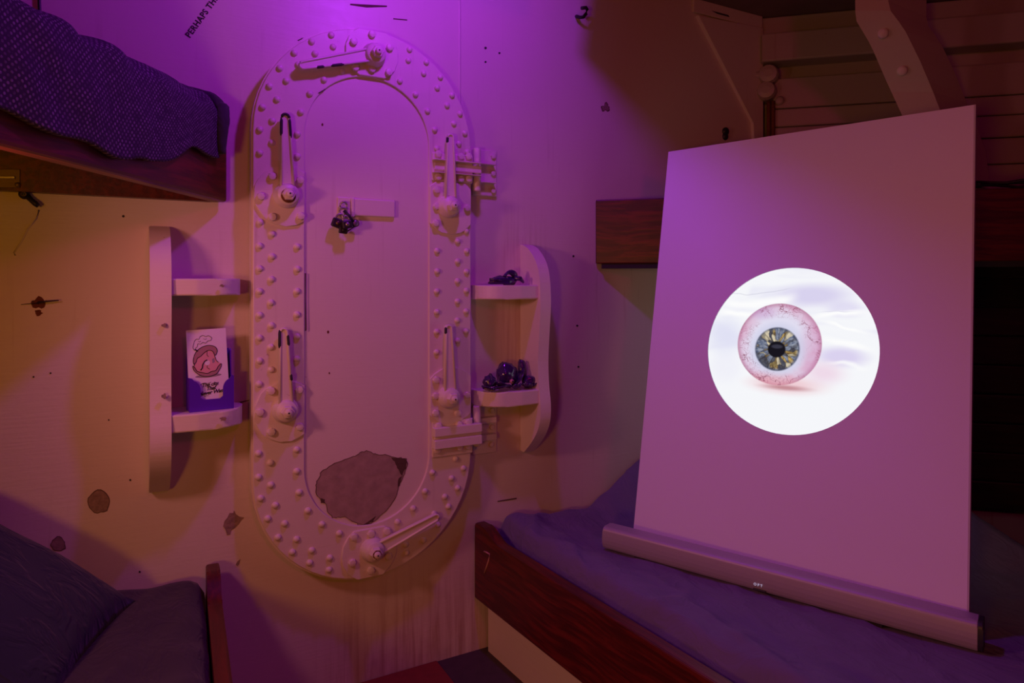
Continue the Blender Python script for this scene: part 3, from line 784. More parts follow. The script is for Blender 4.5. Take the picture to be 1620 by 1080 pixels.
def ornament(name, label, base, parts, eye=None):
    th = Thing(name, label, 'ornament', FW, base)
    for i, (nm, fn) in enumerate(parts):
        bm = B(); fn(bm); 
        zmin = min(v.co.z for v in bm.verts)
        o = th.part(nm, bm, 'glaze')
        if nm in ('petal',):
            md = o.modifiers.new('thickness', 'SOLIDIFY'); md.thickness = .004
    if eye:
        bm = B(); b2 = bmesh.new(); bmesh.ops.create_uvsphere(b2, u_segments=12, v_segments=8, radius=eye[1])
        for f in b2.faces: f.smooth = True
        bmesh.ops.translate(b2, vec=eye[0], verts=b2.verts); merge(bm, b2); e = th.part('eye', bm, 'pink')
        bm = B(); add_lathe(bm, [(eye[1] * .45, 0), (eye[1] * .4, .0012), (0, .0016)], Vector(eye[0]) + Vector((0, -eye[1] * .93, 0)), (0, -1, 0), 10); th.part('pupil', bm, 'ink', e)
    return th
tz = RZ_top + .0005
c = W(800, 448, .075); c.z = tz
ornament('glazed_ornament', 'small dark purple glazed coil on the upper right shelf', c, [
    ('body', lambda bm: lump(bm, (c.x - .012, c.y, tz + .012), .022, (2.1, 1.1, .8), 3.1, .3)),
    ('coil', lambda bm: add_tube(bm, [Vector((c.x + .012 + .022 * math.cos(a), c.y - .01 * math.sin(a * .5), tz + .020 + .020 * math.sin(a))) for a in [2 * PI * k / 18 for k in range(19)]], [.008 + .003 * math.sin(k * .7) for k in range(19)], 8)),
    ('tail', lambda bm: add_tube(bm, [Vector((c.x + .025, c.y - .01, tz + .022)), Vector((c.x + .042, c.y - .02, tz + .020)), Vector((c.x + .056, c.y - .015, tz + .008))], [.008, .008, .004], 8)),
    ('petal', lambda bm: petal(bm, (c.x - .02, c.y - .01, tz + .008), PI, .042, .018, .0, .006, 1.0))])
tz2 = RZ_low + .0005
ca = W(774, 612, .085); ca.z = tz2
ornament('glazed_ornament', 'dark purple glazed flower with a pointed bud, left on the lower right shelf', ca, [
    ('bud', lambda bm: lump(bm, (ca.x + .002, ca.y, tz2 + .028), .020, (1.0, .9, 1.1), 8.3, .45, 1.9)),
    ('petal', lambda bm: petal(bm, (ca.x - .004, ca.y - .012, tz2 + .004), -2.7, .034, .018, .012, .0, 2.0)),
    ('petal', lambda bm: petal(bm, (ca.x + .004, ca.y - .012, tz2 + .004), -.4, .052, .017, .014, -.004, 3.0)),
    ('petal', lambda bm: petal(bm, (ca.x, ca.y - .012, tz2 + .003), -1.5, .025, .02, .006, .0, 4.0))])
cb = W(806, 610, .075); cb.z = tz2
ornament('glazed_ornament', 'dark purple glazed flower with a pink eye, centre of the lower right shelf', cb, [
    ('hood', lambda bm: lump(bm, (cb.x - .004, cb.y + .012, tz2 + .042), .032, (1.05, .8, 1.15), 5.7, .4, 1.5)),
    ('petal', lambda bm: petal(bm, (cb.x - .006, cb.y - .012, tz2 + .004), -2.9, .055, .024, .018, .0, 5.0)),
    ('petal', lambda bm: petal(bm, (cb.x + .006, cb.y - .014, tz2 + .004), -1.2, .032, .022, .006, .0, 6.0)),
    ('petal', lambda bm: petal(bm, (cb.x + .010, cb.y - .004, tz2 + .006), .1, .045, .022, .03, .02, 7.0))],
    (cb + Vector((-.004, -.022, .028)), .0075))
cc = W(836, 610, .08); cc.z = tz2
ornament('glazed_ornament', 'dark purple glazed flower with upright petals, right on the lower right shelf', cc, [
    ('bud', lambda bm: lump(bm, (cc.x - .012, cc.y + .02, tz2 + .05), .020, (.75, .7, 1.9), 2.2, .4, 1.7)),
    ('body', lambda bm: lump(bm, (cc.x + .005, cc.y, tz2 + .018), .02, (1.3, 1, 1.0), 6.1, .4)),
    ('petal', lambda bm: petal(bm, (cc.x + .008, cc.y - .012, tz2 + .003), -.3, .036, .02, .018, .0, 8.0)),
    ('petal', lambda bm: petal(bm, (cc.x - .006, cc.y - .014, tz2 + .003), -2.4, .034, .02, .010, .0, 9.0))])

# ================================================================== BUNKS
def bunk_board(th, length, z0, z1, thick, post=0.0, postlen=0.0, xs=0.0, bev=.006, name='front_board'):
    """board along local x, outer face at y=0, thickness inward (+y*side)"""
    pts = [(xs, z0), (length, z0), (length, z1)]
    if post:
        n = 10
        for k in range(n + 1):
            t = k / n
            pts.append((xs + postlen + .10 * (1 - t), z1 + post * (3 * t * t - 2 * t ** 3)))
        pts.append((xs + .008, z1 + post)); pts.append((xs, z1 + post - .008))
    else:
        pts.append((xs, z1))
    bm = B(); add_prism(bm, [Vector((x, 0, z)) for x, z in pts], (0, thick, 0), bev, 2, False)
    return th.part(name, bm, 'wood')
# ---- lower right bunk
P0 = (-0.126 + .006, 2.167 - .01); RB1 = (0.297, -0.468)
l_ = math.hypot(*RB1); P1 = (P0[0] + RB1[0] / l_ * 2.0, P0[1] + RB1[1] / l_ * 2.0)
FR = board_frame(P0, P1)     # x along the board towards the viewer, y to its left = into the bunk
rb_ = Thing('lower_bunk', 'lower right bunk with mahogany side board marked 7', 'bunk', FR, (0, 0, 0))
brd = bunk_board(rb_, 1.9, CH - .999, CH - .789, .035, .030, .05)
bm = B(); add_box(bm, (.012, .045, 0), (1.9, .075, CH - .97)); rb_.part('base_panel', bm, 'wall')
WD = (FR.to_3x3().inverted() @ ES); tx1 = lambda y: y * WD.x / WD.y + .014
bm = B(); add_prism(bm, [Vector((tx1(.035), .035, CH - 1.0)), Vector((1.9, .035, CH - 1.0)), Vector((1.9, 1.15, CH - 1.0)), Vector((tx1(1.15), 1.15, CH - 1.0))], (0, 0, .015)); rb_.part('bunk_base', bm, 'ceil')
# the 7 cut into the board
FRi = FR.inverted()
def on_board(px, py, off):
    d = ray(px, py); n_ = (FR.to_3x3() @ Vector((0, -1, 0)))
    p0_ = FR @ Vector((0, 0, 0))
    t = (n_.x * p0_.x + n_.y * p0_.y + off) / (n_.x * d.x + n_.y * d.y)
    p = d * t
    return FRi @ Vector((p.x, p.y, p.z + CH))
bm = B(); add_tube(bm, [on_board(x, y, .0005) for x, y in ((766, 872), (770, 873.5), (774.5, 876), (773.5, 885), (770, 896), (766.5, 906))], .0028, 6); rb_.part('carved_seven', bm, 'pale', brd)
# mattress with sheet
WD = (FR.to_3x3().inverted() @ ES)          # bulkhead direction in board coordinates
def wallx(y): return .012 + y * WD.x / WD.y
def mat_h(a, b):
    z = -.788
    z += .022 * math.exp(-(a / .12) ** 2) + .026 * math.exp(-((b - .125) / .075) ** 2)
    r = b - .40 - .62 * a
    if r > 0: z += min(.34, .80 * r ** 1.2)
    wr_ = .008 * noise.noise(Vector((a * 7, b * 14, 3))) + .005 * noise.noise(Vector((a * 19 + b * 8, b * 16 - a * 6, 9)))
    if b > .2 and a > .2: wr_ *= .5
    rd = abs(noise.noise(Vector((a * 5 + b * 3, b * 7, 21))))
    z += wr_ + (.010 if b < .25 else .006) * max(0, .16 - rd) / .16 * (1 if b > .05 else .4)
    # rounded front edge, pulled in wavy
    e = .105 + .012 * noise.noise(Vector((a * 6, 0, 5)))
    if b < e:
        t = min(1, (e - b) / .055)
        z -= .078 * t * t * (3 - 2 * t) + .014 * math.sin(t * PI) * noise.noise(Vector((a * 13, t * 2, 8)))
    # tuck at the bulkhead
    return z + CH
bm = B()
NA, NB = 150, 96
def mfn(u, v):
    b = .038 + 1.12 * v ** 1.45
    a = 1.85 * u ** 1.1
    x = wallx(b) * max(0, 1 - a / .5) + a
    z = mat_h(a, b)
    if a < .03: z -= .03 * (1 - a / .03) ** 2
    return Vector((x, b, z))
g = add_grid(bm, mfn, NA, NB)
# skirt down to the bunk base
for line in ([g[i][0] for i in range(NA + 1)], [g[0][j] for j in range(NB + 1)], [g[i][NB] for i in range(NA + 1)], [g[NA][j] for j in range(NB + 1)]):
    low = [bm.verts.new((v.co.x, v.co.y, CH - .983)) for v in line]
    for i in range(len(line) - 1):
        f = bm.faces.new([line[i], line[i + 1], low[i + 1], low[i]]); f.smooth = True
single('mattress', bm, 'sheet', 'mattress with dark grey-purple fitted sheet on the lower right bunk', 'mattress', FR, (.6, .4, CH - .983))
# ---- lower left bunk
Q0 = (-.772, 1.797); QD = (.245, -.504); l_ = math.hypot(*QD)
Q1 = (Q0[0] + QD[0] / l_ * 1.5, Q0[1] + QD[1] / l_ * 1.5)
FL_ = board_frame(Q0, Q1)
lb = Thing('lower_bunk', 'lower left bunk with mahogany side board beside the blue pillow', 'bunk', FL_)
bunk_board(lb, 1.35, CH - .985, CH - .775, -.032, .045, .06, xs=.014)
WD2 = (FL_.to_3x3().inverted() @ ES); tx2 = lambda y: y * WD2.x / WD2.y + .022
bm = B(); add_prism(bm, [Vector((tx2(-.03), -.03, CH - 1.0)), Vector((1.35, -.03, CH - 1.0)), Vector((1.35, -.9, CH - 1.0)), Vector((tx2(-.9), -.9, CH - 1.0))], (0, 0, .015)); lb.part('bunk_base', bm, 'ceil')
bm = B(); add_box(bm, (.06, -.07, 0), (1.35, -.045, CH - .97)); lb.part('base_panel', bm, 'wall')
WD2 = (FL_.to_3x3().inverted() @ ES)
def wallx2(y): return .022 + y * WD2.x / WD2.y
bm = B()
def mfn2(u, v):
    b = -.036 - .95 * v
    a = 1.3 * u
    x = a + wallx2(b) * max(0, 1 - a / .6)
    z = CH - .760 + .13 * max(0, min(.32, -b - .12)) + .006 * noise.noise(Vector((a * 6, b * 8, 2))) + .008 * max(0, .15 - abs(noise.noise(Vector((a * 4 + b * 3, b * 5, 14))))) / .15
    e = .05
    if -b - .036 < e:
        t = 1 - (-b - .036) / e
        z -= .05 * (1 - math.sqrt(max(0, 1 - t * t * .97)))
    if a < .02: z -= .02 * (1 - a / .02)
    return Vector((x, b, z))
g = add_grid(bm, mfn2, 70, 60)
for line in ([g[i][0] for i in range(71)], [g[0][j] for j in range(61)], [g[i][60] for i in range(71)], [g[70][j] for j in range(61)]):
    low = [bm.verts.new((v.co.x, v.co.y, CH - .983)) for v in line]
    for i in range(len(line) - 1):
        f = bm.faces.new([line[i], line[i + 1], low[i + 1], low[i]]); f.smooth = True
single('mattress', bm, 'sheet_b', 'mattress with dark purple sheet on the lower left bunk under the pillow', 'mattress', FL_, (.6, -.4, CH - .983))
# pillow
bm = B()
def pil(sgn):
    def fn(u, v):
        x = (u - .5) * 2; y = (v - .5) * 2
        ex = max(0, 1 - abs(x) ** 2.6) ** .55; ey = max(0, 1 - abs(y) ** 2.6) ** .55
        t = .075 * ex * ey
        pinch = 1 + .10 * (abs(x * y)) ** 2 - .05 * (1 - abs(x)) * abs(y)
        zz_ = sgn * t + .012 * noise.noise(Vector((x * 2, y * 2, sgn))) * ex * ey
        return Vector((x * .29 * pinch, y * .21 * pinch, zz_))
    return fn
add_grid(bm, pil(1), 28, 24); add_grid(bm, pil(-1), 28, 24)
bmesh.ops.remove_doubles(bm, verts=bm.verts, dist=.0015)
FP = Matrix.Translation((-1.085, 1.31, CH - .575)) @ Matrix.Rotation(math.radians(13), 4, 'Z') @ Matrix.Rotation(math.radians(35), 4, 'Y') @ Matrix.Rotation(math.radians(3), 4, 'X')
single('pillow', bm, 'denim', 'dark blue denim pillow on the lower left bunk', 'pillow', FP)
# ---- upper left bunk
U0 = (-.750, 1.800); U1 = (-.800, .35)
FU = board_frame(U0, U1)        # x towards the viewer, +y = into the aisle
ub = Thing('upper_bunk', 'upper left mahogany bunk above the wall shelf, under the dotted blanket', 'bunk', FU, (0, 0, CH + .2))
bunk_board(ub, 3.2, CH + .208, CH + .432, -.042, bev=.008)
WD3 = (FU.to_3x3().inverted() @ ES)
tx3 = lambda y: y * WD3.x / WD3.y + .04
bm = B(); add_prism(bm, [Vector((tx3(-.042), -.042, CH + .30)), Vector((3.2, -.042, CH + .30)), Vector((3.2, -.85, CH + .30)), Vector((tx3(-.85), -.85, CH + .30))], (0, 0, .025)); ub.part('bunk_base', bm, 'wood')
pts = []
bm = B()
a_, b_ = W(-60, 300), W(343, 318)
fa = FU.inverted() @ (FW @ Vector((a_.x, -.002, CH + .21))); fb = FU.inverted() @ (FW @ Vector((b_.x - .02, -.002, CH + .21)))
fa2 = FU.inverted() @ (FW @ Vector((a_.x, -.030, CH + .21))); fb2 = FU.inverted() @ (FW @ Vector((b_.x - .02, -.030, CH + .21)))
add_prism(bm, [Vector((p.x, p.y, CH + .208)) for p in (fa, fb, fb2, fa2)], (0, 0, .105), .003); lg = ub.part('ledger', bm, 'wood')
# latch plate on the ledger
def on_ledger(px, py, off): return FU.inverted() @ (FW @ W(px, py, .030 + off))
def quadbox(x0, y0, x1, y1, o0, o1):
    ps = [on_ledger(x0, y0, o0), on_ledger(x1, y0, o0), on_ledger(x1, y1, o0), on_ledger(x0, y1, o0)]
    nv = on_ledger(x0, y0, o1) - on_ledger(x0, y0, o0)
    b2 = B(); add_prism(b2, ps, (FU.to_3x3().inverted() @ NW) * (o1 - o0), .0008); return b2
pl = ub.part('latch_plate', quadbox(-40, 268, 32, 297, 0, .003), 'brass', lg, 'tarnished metal latch plate')
ub.part('latch_bar', quadbox(-40, 279, 24, 283, .003, .008), 'steel', lg)
bm = B(); add_lathe(bm, [(.0055, 0), (.0055, .002), (.004, .003), (0, .003)], on_ledger(28, 292, .003), FU.to_3x3().inverted() @ NW, 12); ub.part('screw', bm, 'brass', lg)
# ---- blanket on it
bm = B()
sec = [(.012, -.185), (.014, -.14), (.016, -.09), (.016, -.04), (.012, -.005), (-.005, .028), (-.035, .052), (-.08, .070), (-.14, .082), (-.21, .086), (-.30, .08), (-.40, .07), (-.52, .06), (-.66, .05), (-.8, .045)]
NS = 60
def secpt(t):
    k = t * (len(sec) - 1); i = min(int(k), len(sec) - 2); f = k - i
    p0 = sec[max(i - 1, 0)]; p1 = sec[i]; p2 = sec[i + 1]; p3 = sec[min(i + 2, len(sec) - 1)]
    return tuple(.5 * (2 * p1[c] + (p2[c] - p0[c]) * f + (2 * p0[c] - 5 * p1[c] + 4 * p2[c] - p3[c]) * f * f + (3 * p1[c] - p0[c] - 3 * p2[c] + p3[c]) * f ** 3) for c in (0, 1))
def bfn(u, v):
    x = .085 + 1.33 * u
    y, z = secpt(v)
    # hangs lower further along, draws in at the end by the bulkhead
    end = max(0, 1 - (x - .085) / .30)
    hang = (-z) / .185 if z < 0 else 0
    if z < 0: z *= (1 - .40 * end ** .9) 
    else:
        q_ = max(0, min(1, (x - .15) / .55)); z *= (1 - .28 * end ** 1.6) * (1 - .62 * q_ * q_ * (3 - 2 * q_))
    lift = .0
    n1 = 1.5 * noise.noise(Vector((x * 6.5 + z * 5, y * 5, 1))); n2 = noise.noise(Vector((x * 13 - z * 9, y * 12 + z * 8, 4)))
    out = .016 * n1 + .007 * n2
    y2 = y + max(-.002 if z < .0 else -.02, out * (.8 if z < .03 else .2)) + (.006 if z < .03 else 0)
    z2 = z + out * (.0 if z < 0 else 1.0) - (.035 * math.exp(-((x - .24) / .03) ** 2) * (1 if z > .03 else 0) * .5)
    z2 += .030 * noise.noise(Vector((x * 7, 3, 3))) * max(0, 1 - v / .22)
    # shear: the end edge runs into the bunk
    x2 = x + (.0 if z < 0 else 0) + .02 * noise.noise(Vector((y * 8, z * 9, 6))) * (1 if u < .05 else 0)
    bx = wl_b(y) 
    return Vector((max(x2, bx + .03 * (u < .5)), y2, CH + .432 + z2))
def wl_b(y): return y * WD3.x / WD3.y + .012
g = add_grid(bm, bfn, 110, NS)
uvl = bm.loops.layers.uv.new('uv')
acc = [0]
for j in range(NS):
    acc.append(acc[-1] + (g[60][j + 1].co - g[60][j].co).length)
idx = {}
for i in range(111):
    for j in range(NS + 1): idx[g[i][j]] = (i / 110 * 1.33, acc[j])
for f in bm.faces:
    for lp in f.loops: lp[uvl].uv = idx[lp.vert]
bl = Thing('blanket', 'purple blanket with pale dotted weave draped over the upper left bunk', 'blanket', FU, (.5, 0, CH + .43))
t = NT('dotted_blanket')
uv = t.n('ShaderNodeTexCoord').outputs['UV']
mp = t.scale(uv, (1, 1, 1), rot=(0, 0, PI / 4))
vo = t.n('ShaderNodeTexVoronoi', voronoi_dimensions='2D'); vo.inputs['Scale'].default_value = 118; vo.inputs['Randomness'].default_value = .12
t.put(vo.inputs['Vector'], mp)
nn = t.noise(uv, 60, 3)
dots = t.ss(vo.outputs['Distance'], .22, .36, 1, 0)
t.put(t.b.inputs['Base Color'], t.mix(t.math('MULTIPLY', dots, t.ss(nn, .25, .7)), (0.036, 0.020, 0.042), (0.26, 0.19, 0.24)))
t.b.inputs['Roughness'].default_value = .9
t.put(t.b.inputs['Normal'], t.bump(t.math('ADD', dots, nn), .35, .003))
M['blanket'] = t.m
bo = bl.part('cover', bm, 'blanket')
md = bo.modifiers.new('thickness', 'SOLIDIFY'); md.thickness = .010; md.offset = -1
# turned-over hem at the end
bm = B()
hem = []
for k in range(22):
    v_ = .02 + .5 * k / 21
    p = bfn(.0, v_); hem.append(p + Vector((-.004, .004, .004)))
add_tube(bm, hem, [.010 + .010 * math.sin(PI * k / 21) + .004 * noise.noise(Vector((k * .6, 2, 2))) for k in range(22)], 8)
bl.part('hem', bm, M['sheet_b'])
# ---- upper right bunk
V0 = (.292, 2.385); V1 = (1.62, 2.065)
FV = board_frame(V0, V1)
vb = Thing('upper_bunk', 'upper right mahogany bunk behind the white panel', 'bunk', FV, (0, 0, CH + .06))
bunk_board(vb, 1.6, CH + .062, CH + .285, .036, xs=.0, bev=.004)
WD4 = (FV.to_3x3().inverted() @ ES)
def wx4(y): return y * WD4.x / WD4.y + .03
bm = B(); add_prism(bm, [Vector((wx4(.036), .036, CH + .10)), Vector((1.6, .036, CH + .10)), Vector((1.6, .42, CH + .10)), Vector((wx4(.42), .42, CH + .10))], (0, 0, .05)); vb.part('bunk_base', bm, 'ceil')
bm = B(); add_box(bm, (.02, .006, CH + .045), (1.6, .03, CH + .0625)); vb.part('under_rail', bm, 'dark')
# cables left on the upper bunk
FVi = FV
cb_ = Thing('cable_coil', 'dark tangled cables on the upper right bunk board', 'cable', FV, (1.2, .02, CH + .29))
for k in range(3):
    bm = B(); add_tube(bm, [Vector((.98 + .5 * q / 14, .02 + .012 * math.sin(q * .9 + k), CH + .291 + .006 * k + .008 * abs(math.sin(q * .7 + k * 2)))) for q in range(15)], .005, 6); cb_.part('cable', bm, 'black')

# ================================================================== WHITE PANEL WITH ROUND SCREEN
PF = Matrix.Translation((0.679, 1.771, CH - .758)) @ Matrix.Rotation(-.719, 4, 'Z') @ Matrix.Rotation(-.210, 4, 'X') @ Matrix.Rotation(-.015, 4, 'Y')
PWD, PHT, PCZ, PR = .84, 1.218, .585, .229
pnl = Thing('display_panel', 'tall white board with round glowing cutout, standing behind the soundbar', 'display', PF, (0, 0, -.035))
n = 96
outer = []
zb0, zt0 = -.035, PHT
import itertools
circ = [(PR * math.cos(2 * PI * i / n), PCZ + PR * math.sin(2 * PI * i / n)) for i in range(n)]
for i in range(n):
    a = 2 * PI * i / n
    dx, dz = math.cos(a), math.sin(a)
    t_ = min([1e9] + ([PWD / 2 / abs(dx)] if abs(dx) > 1e-6 else []) + ([(zt0 - PCZ) / dz] if dz > 1e-6 else []) + ([(zb0 - PCZ) / dz] if dz < -1e-6 else []))
    outer.append([dx * t_, PCZ + dz * t_])
for cx_, cz_ in ((PWD / 2, zt0), (-PWD / 2, zt0), (-PWD / 2, zb0), (PWD / 2, zb0)):
    j = min(range(n), key=lambda i: (outer[i][0] - cx_) ** 2 + (outer[i][1] - cz_) ** 2); outer[j] = [cx_, cz_]
bm = B(); add_ring(bm, [Vector((x, 0.014, z)) for x, z in outer], [Vector((x, 0.014, z)) for x, z in circ], (0, -.014, 0)); pnl.part('board', bm, 'panel')
bm = B(); add_box(bm, (PWD / 2, -.0005, zb0), (PWD / 2 + .004, .0145, zt0)); pnl.part('edge_strip', bm, 'panel_edge')
# the screen picture: an eyeball resting on rumpled white cloth
t = NT('eye_picture')
o_ = t.obj()
sp = t.n('ShaderNodeSeparateXYZ'); t.put(sp.inputs[0], o_)
u = t.math('DIVIDE', sp.outputs[0], PR); v = t.math('DIVIDE', sp.outputs[2], PR)
cv = t.n('ShaderNodeCombineXYZ'); t.put(cv.inputs[0], u); t.put(cv.inputs[1], v)
UV = cv.outputs[0]
def dist(cu, cv_, ru, rv, nz=None):
    a = t.math('DIVIDE', t.math('SUBTRACT', u, cu), ru); b = t.math('DIVIDE', t.math('SUBTRACT', v, cv_), rv)
    return t.math('SQRT', t.math('ADD', t.math('MULTIPLY', a, a), t.math('MULTIPLY', b, b)))
warpn = t.noise(t.scale(UV, (1.0, 2.6, 1)), 1.1, 2, .5, .6)
up = t.ss(v, -.30, .15)
bg = t.mix(t.math('MULTIPLY', t.ss(warpn, .45, .70), t.math('MULTIPLY', up, .6)), srgb(247, 248, 252), srgb(224, 222, 244))
# lilac hollows of the cloth
for cu_, cv2, ru_, rv_, am_, cc_ in ((.25, .66, .62, .20, .85, (212, 204, 238)), (.62, .50, .3, .14, .6, (214, 206, 240)), (-.78, .14, .36, .34, .6, (220, 221, 245)), (-.68, .50, .35, .16, .35, (226, 226, 246)), (.60, -.05, .40, .16, .8, (212, 200, 238)), (-.75, -.25, .3, .3, .35, (232, 230, 248))):
    bg = t.mix(t.math('MULTIPLY', t.ss(dist(cu_, cv2, ru_, rv_), .25, 1.0, 1, 0), am_), bg, srgb(*cc_))
# bright folds
wob = t.math('MULTIPLY', t.math('SUBTRACT', t.noise(UV, 2.2, 2), .5), .16)
def fold(a0, a1, a2, a3, u0, u1, wd, am, cc=(255, 255, 255)):
    global bg
    f_ = t.math('ADD', t.math('ADD', t.math('MULTIPLY', t.math('SINE', t.math('MULTIPLY', t.math('ADD', u, a3), a2)), a1), a0), wob)
    ln = t.ss(t.math('ABSOLUTE', t.math('SUBTRACT', v, f_)), 0, wd, 1, 0)
    msk = t.math('MULTIPLY', t.ss(u, u0, u0 + .25), t.ss(u, u1, u1 - .25))
    bg = t.mix(t.math('MULTIPLY', t.math('MULTIPLY', ln, msk), am), bg, srgb(*cc))
fold(.60, .05, 3.0, .1, -.95, .15, .10, .9); fold(.44, .04, 4.0, .0, -1.0, -.3, .07, 1.0); fold(.40, .07, 3.4, -.3, .2, .95, .05, 1.0)
fold(.30, .06, 4.2, .2, .3, .95, .035, 1.0); fold(.12, .09, 3.0, .5, .3, 1.0, .06, .9); fold(-.17, .03, 3.0, .2, .35, .95, .04, .8)
fold(.72, .03, 3.0, .2, -.9, .1, .010, .5, (196, 196, 214)); fold(.43, .05, 3.6, -.2, .25, .8, .008, .5, (200, 198, 220))
# soft pink shade where the ball rests
bg = t.mix(t.math('MULTIPLY', t.ss(dist(.0, -.42, .62, .16), .2, 1.0, 1, 0), .75), bg, srgb(238, 190, 200))
bg = t.mix(t.math('MULTIPLY', t.ss(dist(.42, -.25, .35, .2), .1, 1.0, 1, 0), .6), bg, srgb(236, 196, 222))
bg = t.mix(t.math('MULTIPLY', t.ss(dist(.0, -.455, .42, .05), .1, 1.0, 1, 0), .65), bg, srgb(170, 84, 96))
# the ball
rb0 = dist(-.113, .062, .503, .497)
sc_ = t.mix(t.ss(rb0, .6, 1.02), srgb(226, 222, 242), srgb(222, 192, 218))
blot = t.noise(UV, 3.0, 3, .6)
sc_ = t.mix(t.math('MULTIPLY', t.math('MULTIPLY', t.ss(rb0, .6, .95), t.ss(blot, .42, .66)), .5), sc_, srgb(216, 140, 178))
sc_ = t.mix(t.math('MULTIPLY', t.ss(rb0, .86, 1.02), .7), sc_, srgb(176, 104, 140))
sc_ = t.mix(t.math('MULTIPLY', t.ss(dist(.28, .02, .22, .5), .2, 1, 1, 0), .35), sc_, srgb(206, 130, 182))
sc_ = t.mix(t.math('MULTIPLY', t.ss(dist(-.15, -.40, .5, .16), .2, 1, 1, 0), .55), sc_, srgb(232, 158, 164))
sc_ = t.mix(t.math('MULTIPLY', t.ss(dist(-.33, .44, .24, .12), .2, 1, 1, 0), .35), sc_, srgb(190, 140, 204))
vd = t.n('ShaderNodeVectorMath', operation='MULTIPLY_ADD')
t.put(vd.inputs[0], t.noise(UV, 6.0, 4, .65, col=True)); vd.inputs[1].default_value = (.42, .42, 0); t.put(vd.inputs[2], UV)
def vein(scale_, wd):
    x_ = t.n('ShaderNodeTexVoronoi', voronoi_dimensions='2D', feature='DISTANCE_TO_EDGE'); x_.inputs['Scale'].default_value = scale_
    t.put(x_.inputs['Vector'], vd.outputs[0])
    return t.ss(x_.outputs['Distance'], wd * .3, wd, 1, 0)
pm = t.ss(t.noise(t.scale(UV, (1, 1, 1), loc=(4, 2, 0)), 3.6, 2), .36, .50)
vm = t.math('MULTIPLY', t.ss(rb0, .60, .76), pm)
sc_ = t.mix(t.math('MULTIPLY', vein(5.5, .034), t.math('MULTIPLY', vm, .85)), sc_, srgb(134, 52, 84))
sc_ = t.mix(t.math('MULTIPLY', vein(11.0, .05), t.math('MULTIPLY', vm, .5)), sc_, srgb(160, 76, 112))
# iris: broad irregular flakes over fine fibres
ri = dist(-.124, .0, .268, .266)
ang = t.math('ARCTAN2', v, t.math('ADD', u, .124))
pol = t.n('ShaderNodeCombineXYZ'); t.put(pol.inputs[0], t.math('COSINE', ang)); t.put(pol.inputs[1], t.math('SINE', ang)); t.put(pol.inputs[2], t.math('MULTIPLY', ri, .55))
fib = t.noise(pol.outputs[0], 9.0, 5, .65, .5)
pw = t.n('ShaderNodeVectorMath', operation='MULTIPLY_ADD')
t.put(pw.inputs[0], t.noise(UV, 14.0, 2, col=True)); pw.inputs[1].default_value = (.16, .16, .3); t.put(pw.inputs[2], pol.outputs[0])
vo_ = t.n('ShaderNodeTexVoronoi', voronoi_dimensions='3D'); vo_.inputs['Scale'].default_value = 4.2; t.put(vo_.inputs['Vector'], pw.outputs[0])
cs_ = t.n('ShaderNodeSeparateColor'); t.put(cs_.inputs[0], vo_.outputs['Color']); rnd = cs_.outputs[0]
ic = t.mix(t.ss(fib, .35, .65), srgb(84, 94, 122), srgb(150, 156, 172))
gold = t.mix(t.ss(fib, .36, .66), srgb(112, 84, 46), srgb(206, 178, 112))
ic = t.mix(t.math('MULTIPLY', t.math('GREATER_THAN', rnd, .48), t.ss(ri, 1.0, .80)), ic, gold)
ic = t.mix(t.math('MULTIPLY', t.math('GREATER_THAN', rnd, .84), .75), ic, srgb(222, 212, 186))
ic = t.mix(t.math('MULTIPLY', t.math('LESS_THAN', rnd, .14), .7), ic, srgb(52, 44, 46))
ic = t.mix(t.math('MULTIPLY', t.ss(vo_.outputs['Distance'], .38, .62), .55), ic, srgb(58, 50, 50))
ic = t.mix(t.math('MULTIPLY', t.ss(ri, .86, 1.0), .7), ic, srgb(56, 62, 92))
iris = t.ss(ri, .95, 1.04, 1, 0)
sc_ = t.mix(t.math('MULTIPLY', t.ss(ri, 1.0, 1.4, 1, 0), .45), sc_, srgb(196, 202, 230))
col = t.mix(iris, sc_, ic)
rp = dist(-.128, -.004, .108, .100)
col = t.mix(t.ss(rp, .9, 1.08, 1, 0), col, srgb(24, 21, 30))
col = t.mix(t.math('MULTIPLY', t.ss(dist(-.125, .03, .085, .032), .5, 1.0, 1, 0), .8), col, srgb(62, 60, 76))
ball = t.ss(rb0, .985, 1.012, 1, 0)
ball = t.math('MULTIPLY', ball, t.ss(t.math('ADD', v, t.math('MULTIPLY', t.math('ADD', u, .05), -.16)), -.465, -.435))
fin = t.mix(ball, bg, col)
em = t.n('ShaderNodeEmission'); t.put(em.inputs[0], fin); em.inputs[1].default_value = .92
t.t.links.new(em.outputs[0], t.out.inputs[0])
M['screen'] = t.m
bm = B(); vs = [bm.verts.new((x * .999, 0.0, (z - PCZ) * .999)) for x, z in circ]; bm.faces.new(vs)
vs2 = [bm.verts.new((x * .999, 0.009, (z - PCZ) * .999)) for x, z in circ]; bm.faces.new(vs2[::-1])
for i in range(n): bm.faces.new([vs[i], vs[(i + 1) % n], vs2[(i + 1) % n], vs2[i]])
me = mesh_from('screen', bm, 'screen')
so = bpy.data.objects.new('screen', me); COL.objects.link(so); so.parent = pnl.o; so.location = Vector((0, .003, PCZ + .035)); so['label'] = 'glowing round picture of an eyeball on white cloth'
